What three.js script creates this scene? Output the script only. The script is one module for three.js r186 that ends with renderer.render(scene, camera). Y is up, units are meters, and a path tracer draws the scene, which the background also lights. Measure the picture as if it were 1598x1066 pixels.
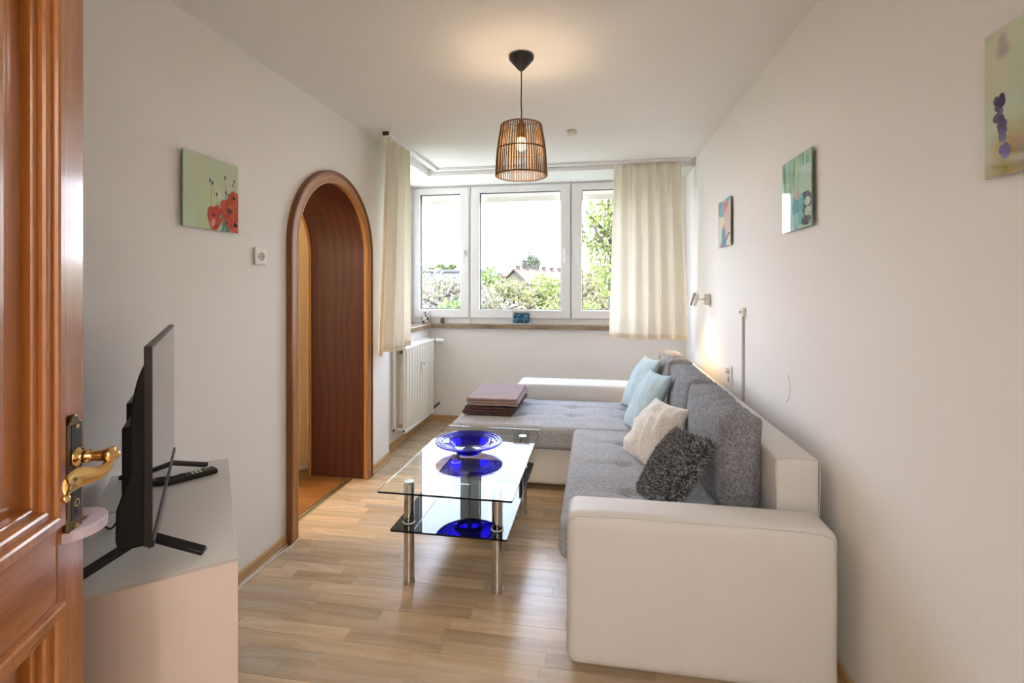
import * as THREE from 'three';
import { RoundedBoxGeometry } from 'three/addons/geometries/RoundedBoxGeometry.js';
import { mergeGeometries } from 'three/addons/utils/BufferGeometryUtils.js';
import { RectAreaLightUniformsLib } from 'three/addons/lights/RectAreaLightUniformsLib.js';

// ---------------------------------------------------------------- camera, sky, sun, exposure
const scene = new THREE.Scene();
const FOCAL = 768, YAW = Math.atan(131 / FOCAL), EYE = 1.33;
const camera = new THREE.PerspectiveCamera(2 * Math.atan(533 / FOCAL) * 180 / Math.PI, 1598 / 1066, 0.02, 600);
camera.position.set(0, EYE, 0);
camera.rotation.y = YAW;
camera.setViewOffset(1598, 1066, 0, 85, 1598, 1066);      // lens shifted so that verticals stay vertical

const renderer = new THREE.WebGLRenderer();
renderer.toneMapping = THREE.LinearToneMapping;
renderer.toneMappingExposure = 1.5;
renderer.shadowMap.enabled = true;
RectAreaLightUniformsLib.init();

{ // clear summer sky: pale at the horizon, bluer overhead
  const W = 64, H = 128, d = new Float32Array(W * H * 4), K = 8.5;
  for (let j = 0; j < H; j++) {
    const el = (j + 0.5) / H * 180 - 90, t = Math.pow(Math.max(0, Math.sin(el * Math.PI / 180)), 0.6);
    const c = el < 0 ? [0.62, 0.66, 0.66] : [1.05 - 0.42 * t, 1.06 - 0.26 * t, 1.13 + 0.01 * t];
    for (let i = 0; i < W; i++) { const k = (j * W + i) * 4; d[k] = c[0] * K; d[k + 1] = c[1] * K; d[k + 2] = c[2] * K; d[k + 3] = 1; }
  }
  const sky = new THREE.DataTexture(d, W, H, THREE.RGBAFormat, THREE.FloatType);
  sky.mapping = THREE.EquirectangularReflectionMapping; sky.magFilter = THREE.LinearFilter; sky.minFilter = THREE.LinearFilter; sky.needsUpdate = true;
  scene.background = sky;
}
const sun = new THREE.DirectionalLight(new THREE.Color(1, 0.95, 0.86), 6.0);   // stands behind the house, lights what the window looks out on
sun.position.set(40, 70, 45); sun.target.position.set(0, 0, -40); sun.castShadow = true;
Object.assign(sun.shadow.camera, { left: -90, right: 90, top: 90, bottom: -90, near: 1, far: 320 });
sun.shadow.mapSize.set(2048, 2048);
scene.add(sun, sun.target);

// ---------------------------------------------------------------- helpers
let seed = 7;
const rnd = () => { seed = (seed * 1664525 + 1013904223) >>> 0; return seed / 4294967296; };
const rr = (a, b) => a + (b - a) * rnd();
const clamp = (x, a, b) => Math.max(a, Math.min(b, x));
const lerp = (a, b, t) => a + (b - a) * t;
const smooth = (a, b, x) => { const t = clamp((x - a) / (b - a), 0, 1); return t * t * (3 - 2 * t); };
function hash(i, j, s) { let h = (i * 374761393 + j * 668265263 + s * 974711) | 0; h = Math.imul(h ^ (h >>> 13), 1274126177); return ((h ^ (h >>> 16)) >>> 0) / 4294967296; }
function vnoise(x, y, px, py, s) {       // value noise that repeats every px, py
  const xi = Math.floor(x), yi = Math.floor(y), fx = x - xi, fy = y - yi, m = (a, n) => ((a % n) + n) % n;
  const u = fx * fx * (3 - 2 * fx), v = fy * fy * (3 - 2 * fy), g = (a, b) => hash(m(a, px), m(b, py), s);
  return lerp(lerp(g(xi, yi), g(xi + 1, yi), u), lerp(g(xi, yi + 1), g(xi + 1, yi + 1), u), v);
}
function noise3(x, y, z, s = 1) { // smooth, not repeating
  return (vnoise(x + z * 0.71, y + z * 0.37, 9999, 9999, s) + vnoise(y * 1.13 - z, x * 0.9 + z * 0.6, 9999, 9999, s + 5)) - 1;
}
function tex(n, m, fn, srgb = true, rep = [1, 1]) {
  const d = new Uint8Array(n * m * 4);
  for (let j = 0; j < m; j++) for (let i = 0; i < n; i++) { const c = fn(i / n, j / m, i, j), k = (j * n + i) * 4; for (let q = 0; q < 3; q++) d[k + q] = clamp(Math.round((Array.isArray(c) ? c[q] : c) * 255), 0, 255); d[k + 3] = 255; }
  const t = new THREE.DataTexture(d, n, m);
  t.wrapS = t.wrapT = THREE.RepeatWrapping; t.magFilter = THREE.LinearFilter; t.minFilter = THREE.LinearMipmapLinearFilter; t.generateMipmaps = true;
  if (srgb) t.colorSpace = THREE.SRGBColorSpace;
  t.repeat.set(...rep); t.needsUpdate = true;
  return t;
}
const hex = (h) => [(h >> 16 & 255) / 255, (h >> 8 & 255) / 255, (h & 255) / 255];
const mix3 = (a, b, t) => [lerp(a[0], b[0], t), lerp(a[1], b[1], t), lerp(a[2], b[2], t)];
// wood: grain runs along v; one tile is sizeU x sizeV metres
function woodTex(dark, mid, light, s, sizeU = 0.4, sizeV = 1.2, fig = 1) {
  const D = hex(dark), M = hex(mid), L = hex(light);
  return tex(256, 512, (u, v) => {
    const warp = vnoise(u * 4, v * 3, 4, 3, s) * 0.9 * fig + vnoise(u * 9, v * 6, 9, 6, s + 1) * 0.25 * fig;
    const band = 0.5 + 0.5 * Math.sin((u * 7 + warp) * 6.283);
    const fine = vnoise(u * 128, v * 9, 128, 9, s + 2), pore = vnoise(u * 200, v * 26, 200, 26, s + 3);
    let c = mix3(M, band > 0.5 ? L : D, Math.abs(band - 0.5) * 1.0 * (0.6 + 0.5 * vnoise(u * 3, v * 2, 3, 2, s + 9)));
    c = mix3(c, D, clamp((fine - 0.5) * 0.7, 0, 1)); c = mix3(c, D, pore > 0.74 ? 0.4 : 0);
    return mix3(c, L, clamp((0.45 - fine) * 0.5, 0, 1));
  }, true, [1 / sizeU, 1 / sizeV]);
}
function grainBump(s, sizeU = 0.4, sizeV = 1.2) { return tex(256, 256, (u, v) => 0.5 + 0.5 * (vnoise(u * 128, v * 6, 128, 6, s) - 0.5), false, [1 / sizeU, 1 / sizeV]); }

const M = {};
const std = (o) => new THREE.MeshPhysicalMaterial(o);
const lin = (r, g, b) => new THREE.Color().setRGB(r, g, b);
const plasterBump = tex(512, 512, (u, v) => 0.35 * vnoise(u * 24, v * 24, 24, 24, 3) + 0.4 * vnoise(u * 70, v * 70, 70, 70, 4) + 0.25 * vnoise(u * 150, v * 150, 150, 150, 5), false, [1 / 0.6, 1 / 0.6]);
M.wall = std({ color: lin(0.905, 0.885, 0.85), roughness: 0.92, bumpMap: plasterBump, bumpScale: 0.0006, name: 'wall_paint' });
M.ceiling = std({ color: lin(0.905, 0.89, 0.86), roughness: 0.95, bumpMap: plasterBump, bumpScale: 0.0006, name: 'ceiling_paint' });
M.white = std({ color: lin(0.87, 0.86, 0.84), roughness: 0.35, name: 'white_plastic' });
M.ivory = std({ color: lin(0.78, 0.74, 0.64), roughness: 0.4, name: 'ivory_plastic' });
M.enamel = std({ color: lin(0.80, 0.76, 0.66), roughness: 0.32, name: 'radiator_enamel' });
M.black = std({ color: lin(0.008, 0.008, 0.009), roughness: 0.42, name: 'black_plastic' });
M.blackMatte = std({ color: lin(0.008, 0.008, 0.009), roughness: 0.6, name: 'black_matte' });
M.rubber = std({ color: lin(0.03, 0.03, 0.035), roughness: 0.7, name: 'dark_rubber' });
M.chrome = std({ color: lin(0.62, 0.60, 0.58), metalness: 1, roughness: 0.1, name: 'chrome' });
M.steel = std({ color: lin(0.55, 0.53, 0.5), metalness: 1, roughness: 0.28, name: 'brushed_steel' });
M.brass = std({ color: lin(0.80, 0.55, 0.22), metalness: 1, roughness: 0.13, name: 'polished_brass' });
M.oldBrass = std({ color: lin(0.16, 0.12, 0.07), metalness: 0.9, roughness: 0.34, name: 'aged_brass' });
M.stripBrass = std({ color: lin(0.62, 0.46, 0.2), metalness: 0.9, roughness: 0.35, name: 'brass_strip' });
const doorMap = woodTex(0x96541f, 0xb06c30, 0xc08244, 11, 0.5, 0.9, 1.2);
M.door = std({ map: doorMap, roughness: 0.3, bumpMap: grainBump(12, 0.22, 0.9), bumpScale: 0.0004, clearcoat: 0.9, clearcoatRoughness: 0.12, name: 'varnished_oak' });
M.casing = std({ map: woodTex(0x9a6430, 0xb07c44, 0xc2945c, 15, 0.4, 1.0, 0.8), roughness: 0.5, clearcoat: 0.08, clearcoatRoughness: 0.25, name: 'arch_casing_wood' });
M.bead = std({ map: woodTex(0x6a3a18, 0x84502a, 0x96623a, 17, 0.4, 1.0, 0.8), roughness: 0.5, clearcoat: 0.08, clearcoatRoughness: 0.25, name: 'arch_bead_wood' });
M.lining = std({ map: woodTex(0x310f05, 0x4d1b0a, 0x612610, 21, 0.42, 1.6, 1.5), roughness: 0.5, clearcoat: 0.08, clearcoatRoughness: 0.3, name: 'arch_lining_veneer' });
M.baseboard = std({ map: woodTex(0xa98254, 0xc7a373, 0xd8bb90, 25, 0.2, 0.8, 0.6), roughness: 0.45, name: 'baseboard_beech' });
M.plank = std({ map: woodTex(0xcbb08f, 0xdac2a3, 0xe5d2b8, 31, 0.5, 0.9, 1.1), vertexColors: true, roughness: 0.27, bumpMap: grainBump(33, 0.3, 0.9), bumpScale: 0.0001, name: 'beech_laminate' });
M.subfloor = std({ color: lin(0.10, 0.07, 0.05), roughness: 0.9, name: 'subfloor' });
M.plankOrange = std({ map: woodTex(0x84552c, 0x9f6c3c, 0xb4834e, 41, 0.2, 0.9, 0.6), vertexColors: true, roughness: 0.35, name: 'reddish_laminate' });
const leatherBump = tex(256, 256, (u, v) => 0.5 * vnoise(u * 60, v * 60, 60, 60, 51) + 0.5 * vnoise(u * 110, v * 110, 110, 110, 52), false, [1 / 0.25, 1 / 0.25]);
M.leather = std({ color: lin(0.72, 0.695, 0.67), roughness: 0.5, bumpMap: leatherBump, bumpScale: 0.0004, name: 'cream_leather' });
const weave = (lo, hi, s) => tex(256, 256, (u, v) => {
  const a = vnoise(u * 128, v * 24, 128, 24, s), b = vnoise(u * 24, v * 128, 24, 128, s + 1), c = vnoise(u * 6, v * 6, 6, 6, s + 2);
  return mix3(hex(lo), hex(hi), clamp(0.5 + (a - 0.5) * 0.9 + (b - 0.5) * 0.9 + (c - 0.5) * 0.15, 0, 1));
}, true, [1 / 0.2, 1 / 0.2]);
const weaveBump = tex(256, 256, (u, v, i, j) => 0.5 + 0.25 * Math.sin(i * Math.PI / 2) * Math.cos(j * Math.PI / 2) + 0.3 * (hash(i >> 1, j >> 1, 61) - 0.5), false, [1 / 0.1, 1 / 0.1]);
M.greyFabric = std({ map: weave(0x8a8c92, 0xbfc1c7, 71), roughness: 0.95, bumpMap: weaveBump, bumpScale: 0.0008, sheen: 0.3, sheenRoughness: 0.6, sheenColor: lin(0.5, 0.5, 0.52), name: 'grey_melange_fabric' });
M.darkFabric = std({ map: weave(0x66676c, 0xa6a7ad, 75), roughness: 0.95, bumpMap: weaveBump, bumpScale: 0.0009, sheen: 0.25, sheenRoughness: 0.6, sheenColor: lin(0.4, 0.4, 0.42), name: 'grey_cushion_fabric' });
M.blueFabric = std({ map: weave(0xa2b9c6, 0xbcd0db, 81), roughness: 0.9, bumpMap: weaveBump, bumpScale: 0.0004, name: 'pale_blue_cotton' });
M.creamPlush = std({ map: weave(0xcbc6c0, 0xefece8, 85), roughness: 1, sheen: 0.6, sheenRoughness: 0.5, sheenColor: lin(0.7, 0.68, 0.64), name: 'cream_plush' });
M.shag = std({ color: lin(0.055, 0.06, 0.07), roughness: 1, name: 'dark_shag' });
M.shagTuft = std({ color: lin(1, 1, 1), roughness: 0.95, name: 'shag_yarn' });
M.blanketTop = std({ map: weave(0x84706f, 0xa48f8f, 91), roughness: 1, sheen: 0.6, sheenRoughness: 0.5, sheenColor: lin(0.4, 0.34, 0.35), name: 'mauve_fleece' });
M.blanketLow = std({ map: weave(0x3c2828, 0x5a4444, 95), roughness: 1, sheen: 0.4, sheenRoughness: 0.5, sheenColor: lin(0.2, 0.15, 0.15), name: 'brown_fleece' });
const curtainWeave = tex(128, 128, (u, v) => 0.9 + 0.1 * (vnoise(u * 64, v * 64, 64, 64, 97)), true, [1 / 0.1, 1 / 0.1]);
M.curtain = std({ color: lin(0.95, 0.88, 0.73), map: curtainWeave, roughness: 1, transmission: 0.42, thickness: 0, name: 'cream_voile' });
M.hem = std({ color: lin(0.88, 0.76, 0.58), map: curtainWeave, roughness: 1, transmission: 0.2, thickness: 0, name: 'cream_hem' });
M.archCurtain = std({ color: lin(0.80, 0.66, 0.46), map: curtainWeave, roughness: 1, transmission: 0.2, thickness: 0, name: 'beige_curtain' });
M.pane = std({ color: lin(1, 1, 1), roughness: 0, transmission: 1, thickness: 0, ior: 1.5, name: 'window_glass' });
M.tableGlass = std({ color: lin(0.97, 1, 0.99), roughness: 0.0, transmission: 1, thickness: 0.01, ior: 1.13, attenuationColor: lin(0.55, 0.85, 0.78), attenuationDistance: 0.25, name: 'clear_table_glass' });
M.blackGlass = std({ color: lin(0.006, 0.006, 0.007), roughness: 0.02, ior: 1.36, name: 'black_shelf_glass' });
M.blueGlass = std({ color: lin(1, 1, 1), roughness: 0.0, transmission: 1, thickness: 0.01, ior: 1.38, attenuationColor: lin(0.05, 0.03, 0.80), attenuationDistance: 0.0065, name: 'cobalt_glass' });
M.clearBlock = std({ color: lin(1, 1, 1), roughness: 0, transmission: 1, thickness: 0.01, ior: 1.49, name: 'clear_acrylic' });
M.sill = std({ map: tex(256, 256, (u, v) => mix3(hex(0x6d5946), hex(0xa8947c), clamp(0.15 + 0.5 * vnoise(u * 7, v * 7, 7, 7, 101) + 0.45 * vnoise(u * 40, v * 40, 40, 40, 102), 0, 1)), true, [1 / 0.5, 1 / 0.5]), roughness: 0.25, name: 'brown_marble' });
M.cabinet = std({ color: lin(0.74, 0.71, 0.66), roughness: 0.42, name: 'cabinet_white_laminate' });
M.cabinetEnd = std({ color: lin(0.72, 0.60, 0.54), roughness: 0.3, clearcoat: 0.5, clearcoatRoughness: 0.1, name: 'white_lacquer_door_bounce' });  // white lacquer; the pink is warm bounce off the oak door, put into the colour
M.screen = std({ color: lin(0.008, 0.008, 0.009), roughness: 0.06, ior: 1.55, name: 'screen_glass' });
M.rope = std({ map: tex(64, 64, (u, v) => mix3(hex(0x574029), hex(0x927252), 0.5 + 0.5 * Math.sin((u * 2 + v * 6) * 6.283) * 0.6 + (hash(Math.floor(u * 64), Math.floor(v * 64), 9) - 0.5) * 0.4), true, [1, 6]), roughness: 0.85, name: 'paper_rope' });
M.lilacFoam = std({ color: lin(0.62, 0.52, 0.60), roughness: 0.85, name: 'lilac_foam' });

function tag(o, label, category, group, kind) { o.userData.label = label; o.userData.category = category; if (group) o.userData.group = group; if (kind) o.userData.kind = kind; return o; }
const used = {};
function numbered(n) { const k = used[n] = (used[n] ?? -1) + 1; return k ? n + '_' + String(k).padStart(3, '0') : n; }
function thing(name, label, category, pos = [0, 0, 0], turn = 0, group, kind) {
  const g = new THREE.Group(); g.name = numbered(name); g.position.set(...pos); g.rotation.y = turn; scene.add(g);
  return tag(g, label, category, group, kind);
}
function part(name, geo, m, parent, label) {
  const o = new THREE.Mesh(Array.isArray(geo) ? mergeGeometries(geo.map(plain)) : geo, m); o.name = name; o.castShadow = o.receiveShadow = true; parent.add(o);
  if (label) o.userData.label = label;
  return o;
}
function single(name, geo, m, label, category, group, kind) { const o = part(numbered(name), geo, m, scene); return tag(o, label, category, group, kind); }
function plain(g) { const n = g.index ? g.toNonIndexed() : g; for (const k of Object.keys(n.attributes)) if (!['position', 'normal', 'uv'].includes(k)) n.deleteAttribute(k); return n; }
// uv in metres; grain axis runs along v
function uvm(g, grain = 'y', ou = 0, ov = 0) {
  const p = g.attributes.position, n = g.attributes.normal, a = new Float32Array(p.count * 2), gi = 'xyz'.indexOf(grain);
  for (let i = 0; i < p.count; i++) {
    const P = [p.getX(i), p.getY(i), p.getZ(i)], N = [Math.abs(n.getX(i)), Math.abs(n.getY(i)), Math.abs(n.getZ(i))];
    const ax = N[0] > N[1] && N[0] >= N[2] ? 0 : N[1] >= N[2] ? 1 : 2, rest = [0, 1, 2].filter((k) => k !== ax);
    const vi = rest.includes(gi) ? gi : rest[1], ui = rest.find((k) => k !== vi);
    a[2 * i] = P[ui] + ou; a[2 * i + 1] = P[vi] + ov;
  }
  g.setAttribute('uv', new THREE.BufferAttribute(a, 2));
  return g;
}
function box(x0, x1, y0, y1, z0, z1, grain = 'y', ou = 0) {
  const g = new THREE.BoxGeometry(Math.abs(x1 - x0), Math.abs(y1 - y0), Math.abs(z1 - z0)); g.translate((x0 + x1) / 2, (y0 + y1) / 2, (z0 + z1) / 2);
  return uvm(g, grain, ou);
}
function rbox(x0, x1, y0, y1, z0, z1, r = 0.004, grain = 'y', seg = 2) {
  const w = Math.abs(x1 - x0), h = Math.abs(y1 - y0), d = Math.abs(z1 - z0), g = new RoundedBoxGeometry(w, h, d, seg, Math.min(r, w / 2.01, h / 2.01, d / 2.01));
  g.translate((x0 + x1) / 2, (y0 + y1) / 2, (z0 + z1) / 2);
  return uvm(g, grain);
}
function cyl(r0, r1, a, b, seg = 20) {  // from point a (radius r0) to b (radius r1)
  const A = new THREE.Vector3(...a), B = new THREE.Vector3(...b), d = B.clone().sub(A), g = new THREE.CylinderGeometry(r1, r0, d.length(), seg);
  g.applyQuaternion(new THREE.Quaternion().setFromUnitVectors(new THREE.Vector3(0, 1, 0), d.normalize())); g.translate(...A.add(B).multiplyScalar(0.5).toArray());
  return g;
}
function tube(pts, r, seg = 40, rad = 8) { return new THREE.TubeGeometry(new THREE.CatmullRomCurve3(pts.map((p) => new THREE.Vector3(...p))), seg, r, rad); }
function lathe(pts, seg = 48) { return new THREE.LatheGeometry(pts.map((p) => new THREE.Vector2(...p)), seg); }
function extrude(shape, depth, bevel = 0, cs = 24) { return new THREE.ExtrudeGeometry(shape, { depth, bevelEnabled: bevel > 0, bevelThickness: bevel, bevelSize: bevel, bevelOffset: -bevel, bevelSegments: 2, curveSegments: cs }); }
function poly(pts) { const s = new THREE.Shape(); pts.forEach((p, i) => i ? s.lineTo(...p) : s.moveTo(...p)); s.closePath(); return s; }
function smoothNormals(g) {   // shared normals at equal positions, uv seams kept
  g.computeVertexNormals();
  const p = g.attributes.position, n = g.attributes.normal, m = new Map(), key = (i) => Math.round(p.getX(i) * 2e4) + ',' + Math.round(p.getY(i) * 2e4) + ',' + Math.round(p.getZ(i) * 2e4);
  for (let i = 0; i < p.count; i++) { const k = key(i), v = m.get(k) ?? new THREE.Vector3(); v.x += n.getX(i); v.y += n.getY(i); v.z += n.getZ(i); m.set(k, v); }
  for (let i = 0; i < p.count; i++) { const v = m.get(key(i)).clone().normalize(); n.setXYZ(i, v.x, v.y, v.z); }
  return g;
}
// upholstered box: rounded, puffed, then shaped by fn(point, unit coordinates)
function softBox(x0, x1, y0, y1, z0, z1, { r = 0.03, puff = [0, 0, 0], seg = [24, 10, 24], fn } = {}) {
  const h = [Math.abs(x1 - x0) / 2, Math.abs(y1 - y0) / 2, Math.abs(z1 - z0) / 2], g = new THREE.BoxGeometry(2, 2, 2, ...seg), p = g.attributes.position, q = new THREE.Vector3(), c = new THREE.Vector3();
  const uv = new Float32Array(p.count * 2), N = g.attributes.normal, ease = (t) => Math.sign(t) * (1 - Math.pow(1 - Math.abs(t), 1.5));
  for (let i = 0; i < p.count; i++) {
    const u = [ease(p.getX(i)), ease(p.getY(i)), ease(p.getZ(i))];
    q.set(u[0] * h[0], u[1] * h[1], u[2] * h[2]);
    if (Math.abs(N.getX(i)) > 0.5) { uv[2 * i] = q.z; uv[2 * i + 1] = q.y; } else if (Math.abs(N.getY(i)) > 0.5) { uv[2 * i] = q.x; uv[2 * i + 1] = q.z; } else { uv[2 * i] = q.x; uv[2 * i + 1] = q.y; }
    c.set(clamp(q.x, -h[0] + r, h[0] - r), clamp(q.y, -h[1] + r, h[1] - r), clamp(q.z, -h[2] + r, h[2] - r));
    const d = q.clone().sub(c); if (d.lengthSq() > 1e-12) q.copy(c).addScaledVector(d.normalize(), r);
    const f = (a, b) => (1 - u[a] * u[a]) * (1 - u[b] * u[b]);
    q.x += puff[0] * f(1, 2) * u[0]; q.y += puff[1] * f(0, 2) * u[1]; q.z += puff[2] * f(0, 1) * u[2];
    if (fn) fn(q, u);
    p.setXYZ(i, q.x, q.y, q.z);
  }
  g.setAttribute('uv', new THREE.BufferAttribute(uv, 2));
  g.translate((x0 + x1) / 2, (y0 + y1) / 2, (z0 + z1) / 2);
  return smoothNormals(g);
}
// scatter pillow: w x h in the xy plane, thickness t, corners drawn out
function pillowGeo(w, h, t, { n = 30, pinch = 0.09, wrinkle = 0.006, s = 1, power = 0.55 } = {}) {
  const side = (sg) => {
    const g = new THREE.PlaneGeometry(2, 2, n, n), p = g.attributes.position, uv = g.attributes.uv;
    for (let i = 0; i < p.count; i++) {
      const u = p.getX(i), v = p.getY(i), e = Math.pow(Math.max(0, (1 - u * u) * (1 - v * v)), power);
      const x = u * w / 2 * (1 - pinch * (1 - v * v) * u * u), y = v * h / 2 * (1 - pinch * (1 - u * u) * v * v);
      const wr = wrinkle * (noise3(u * 3 + v * 1.2, v * 4, s, s) + 0.6 * Math.sin((u + v * 0.6 + 0.3 * noise3(u * 2, v * 2, s, s)) * 9)) * Math.min(1, e * 2);
      p.setXYZ(i, sg * x, y, sg * (t / 2 * e + wr)); uv.setXY(i, x, y);
    }
    return g;
  };
  const g = mergeGeometries([side(1), side(-1)].map(plain));
  return smoothNormals(g);
}
function orient(o, n, roll = 0) {     // local +z along n, local +y as near up as it can be, then rolled
  const z = new THREE.Vector3(...n).normalize(), x = new THREE.Vector3(0, 1, 0).cross(z).normalize(), y = z.clone().cross(x);
  o.quaternion.setFromRotationMatrix(new THREE.Matrix4().makeBasis(x, y, z)).multiply(new THREE.Quaternion().setFromAxisAngle(new THREE.Vector3(0, 0, 1), roll));
}
function canvasTex(w, h, draw) { const c = document.createElement('canvas'); c.width = w; c.height = h; draw(c.getContext('2d'), w, h); const t = new THREE.CanvasTexture(c); t.colorSpace = THREE.SRGBColorSpace; return t; }

// ---------------------------------------------------------------- room shell
const XL = -1.573, XR = 0.815, ZB = -4.70, ZF = 0.16, HC = 2.40;
const AC = 2.775, AR = 0.437, AY = 1.555;             // arch: centre (-z), radius of the hole, springing height
function archPath(P, r, y0 = 0) { P.moveTo(AC - r, y0); P.lineTo(AC - r, AY); P.absarc(AC, AY, r, Math.PI, 0, true); P.lineTo(AC + r, y0); return P; }
const onLeftWall = (g, x) => { g.rotateY(Math.PI / 2); g.translate(x, 0, 0); return g; };
{
  // left wall with its arched opening
  const s = new THREE.Shape(); s.moveTo(-ZF - 0.15, 0); s.lineTo(AC - AR, 0); s.lineTo(AC - AR, AY); s.absarc(AC, AY, AR, Math.PI, 0, true); s.lineTo(AC + AR, 0); s.lineTo(3.58, 0); s.lineTo(3.58, HC); s.lineTo(-ZF - 0.15, HC); s.closePath();
  const g = uvm(onLeftWall(extrude(s, 0.407, 0, 40), -1.98)); single('wall_left', g, M.wall, 'white plastered wall with arched opening and poppy picture', 'wall', null, 'structure');
  // bay: low wall behind the radiator, upper reveal with side window
  const b = thing('wall_bay', 'white wall of radiator niche beside the archway wall', 'wall', [0, 0, 0], 0, null, 'structure');
  part('apron', box(-1.98, -1.64, 0, 0.93, -3.582, ZB), M.wall, b); part('lintel', box(-1.98, -1.84, 2.34, HC, -3.582, ZB), M.wall, b); part('reveal', box(-1.98, -1.84, 0.93, 2.34, -3.582, -3.66), M.wall, b);
  part('pier', box(-1.98, -1.84, 0.93, 2.34, -4.66, ZB), M.wall, b);
  const w = thing('wall_back', 'white window wall below and beside the wide window', 'wall', [0, 0, 0], 0, null, 'structure');
  part('apron', box(-1.98, 0.96, 0, 0.93, ZB, -4.98), M.wall, w); part('lintel', box(-1.98, 0.96, 2.34, HC, ZB, -4.98), M.wall, w); part('pier', box(0.40, 0.96, 0.93, 2.34, ZB, -4.98), M.wall, w); part('pier', box(-1.98, -1.84, 0.93, 2.34, ZB, -4.98), M.wall, w);
  single('wall_right', box(XR, 0.96, 0, HC, ZF + 0.15, ZB), M.wall, 'long white wall with three glass pictures behind the sofa', 'wall', null, 'structure');
  const f = thing('wall_front', 'white wall around the doorway with the open oak door', 'wall', [0, 0, 0], 0, null, 'structure');
  part('pier', box(XL, -0.49, 0, HC, ZF, ZF + 0.15), M.wall, f); part('pier', box(0.44, XR, 0, HC, ZF, ZF + 0.15), M.wall, f); part('lintel', box(-0.49, 0.44, 2.06, HC, ZF, ZF + 0.15), M.wall, f);
  // ceiling with lowered soffit around the window bay
  const c = thing('ceiling', 'smooth white ceiling with a lowered strip along the window', 'ceiling', [0, 0, 0], 0, null, 'structure');
  part('slab', box(-4.1, 1.2, HC, HC + 0.2, 2.2, -4.98, 'z'), M.ceiling, c); part('soffit', [box(-1.84, -1.505, 2.34, HC, -3.582, ZB, 'z'), box(-1.505, XR, 2.34, HC, -4.30, ZB, 'z')], M.ceiling, c);
  // hallway behind the doorway
  const h = thing('wall_hall', 'white hallway walls beyond the oak door', 'wall', [0, 0, 0], 0, null, 'structure');
  part('side', box(-1.35, -1.2, 0, HC, ZF + 0.15, 2.0), M.wall, h); part('side', box(1.05, 1.2, 0, HC, ZF + 0.15, 2.0), M.wall, h); part('end', box(-1.35, 1.2, 0, HC, 2.0, 2.15), M.wall, h); part('filler', [box(-1.2, XL, 0, HC, ZF + 0.16, ZF + 0.3), box(0.96, 1.05, 0, HC, ZF, ZF + 0.3)], M.wall, h);
  // room beyond the arch
  const n = thing('wall_side_room', 'warm lit walls of the small room beyond the archway', 'wall', [0, 0, 0], 0, null, 'structure');
  part('far', box(-4.1, -3.95, 0, HC, -1.2, -3.58), M.wall, n); part('end', box(-3.95, -1.99, 0, HC, -3.45, -3.58), M.wall, n); part('end', box(-3.95, -1.99, 0, HC, -1.2, -1.35), M.wall, n);
}
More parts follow.
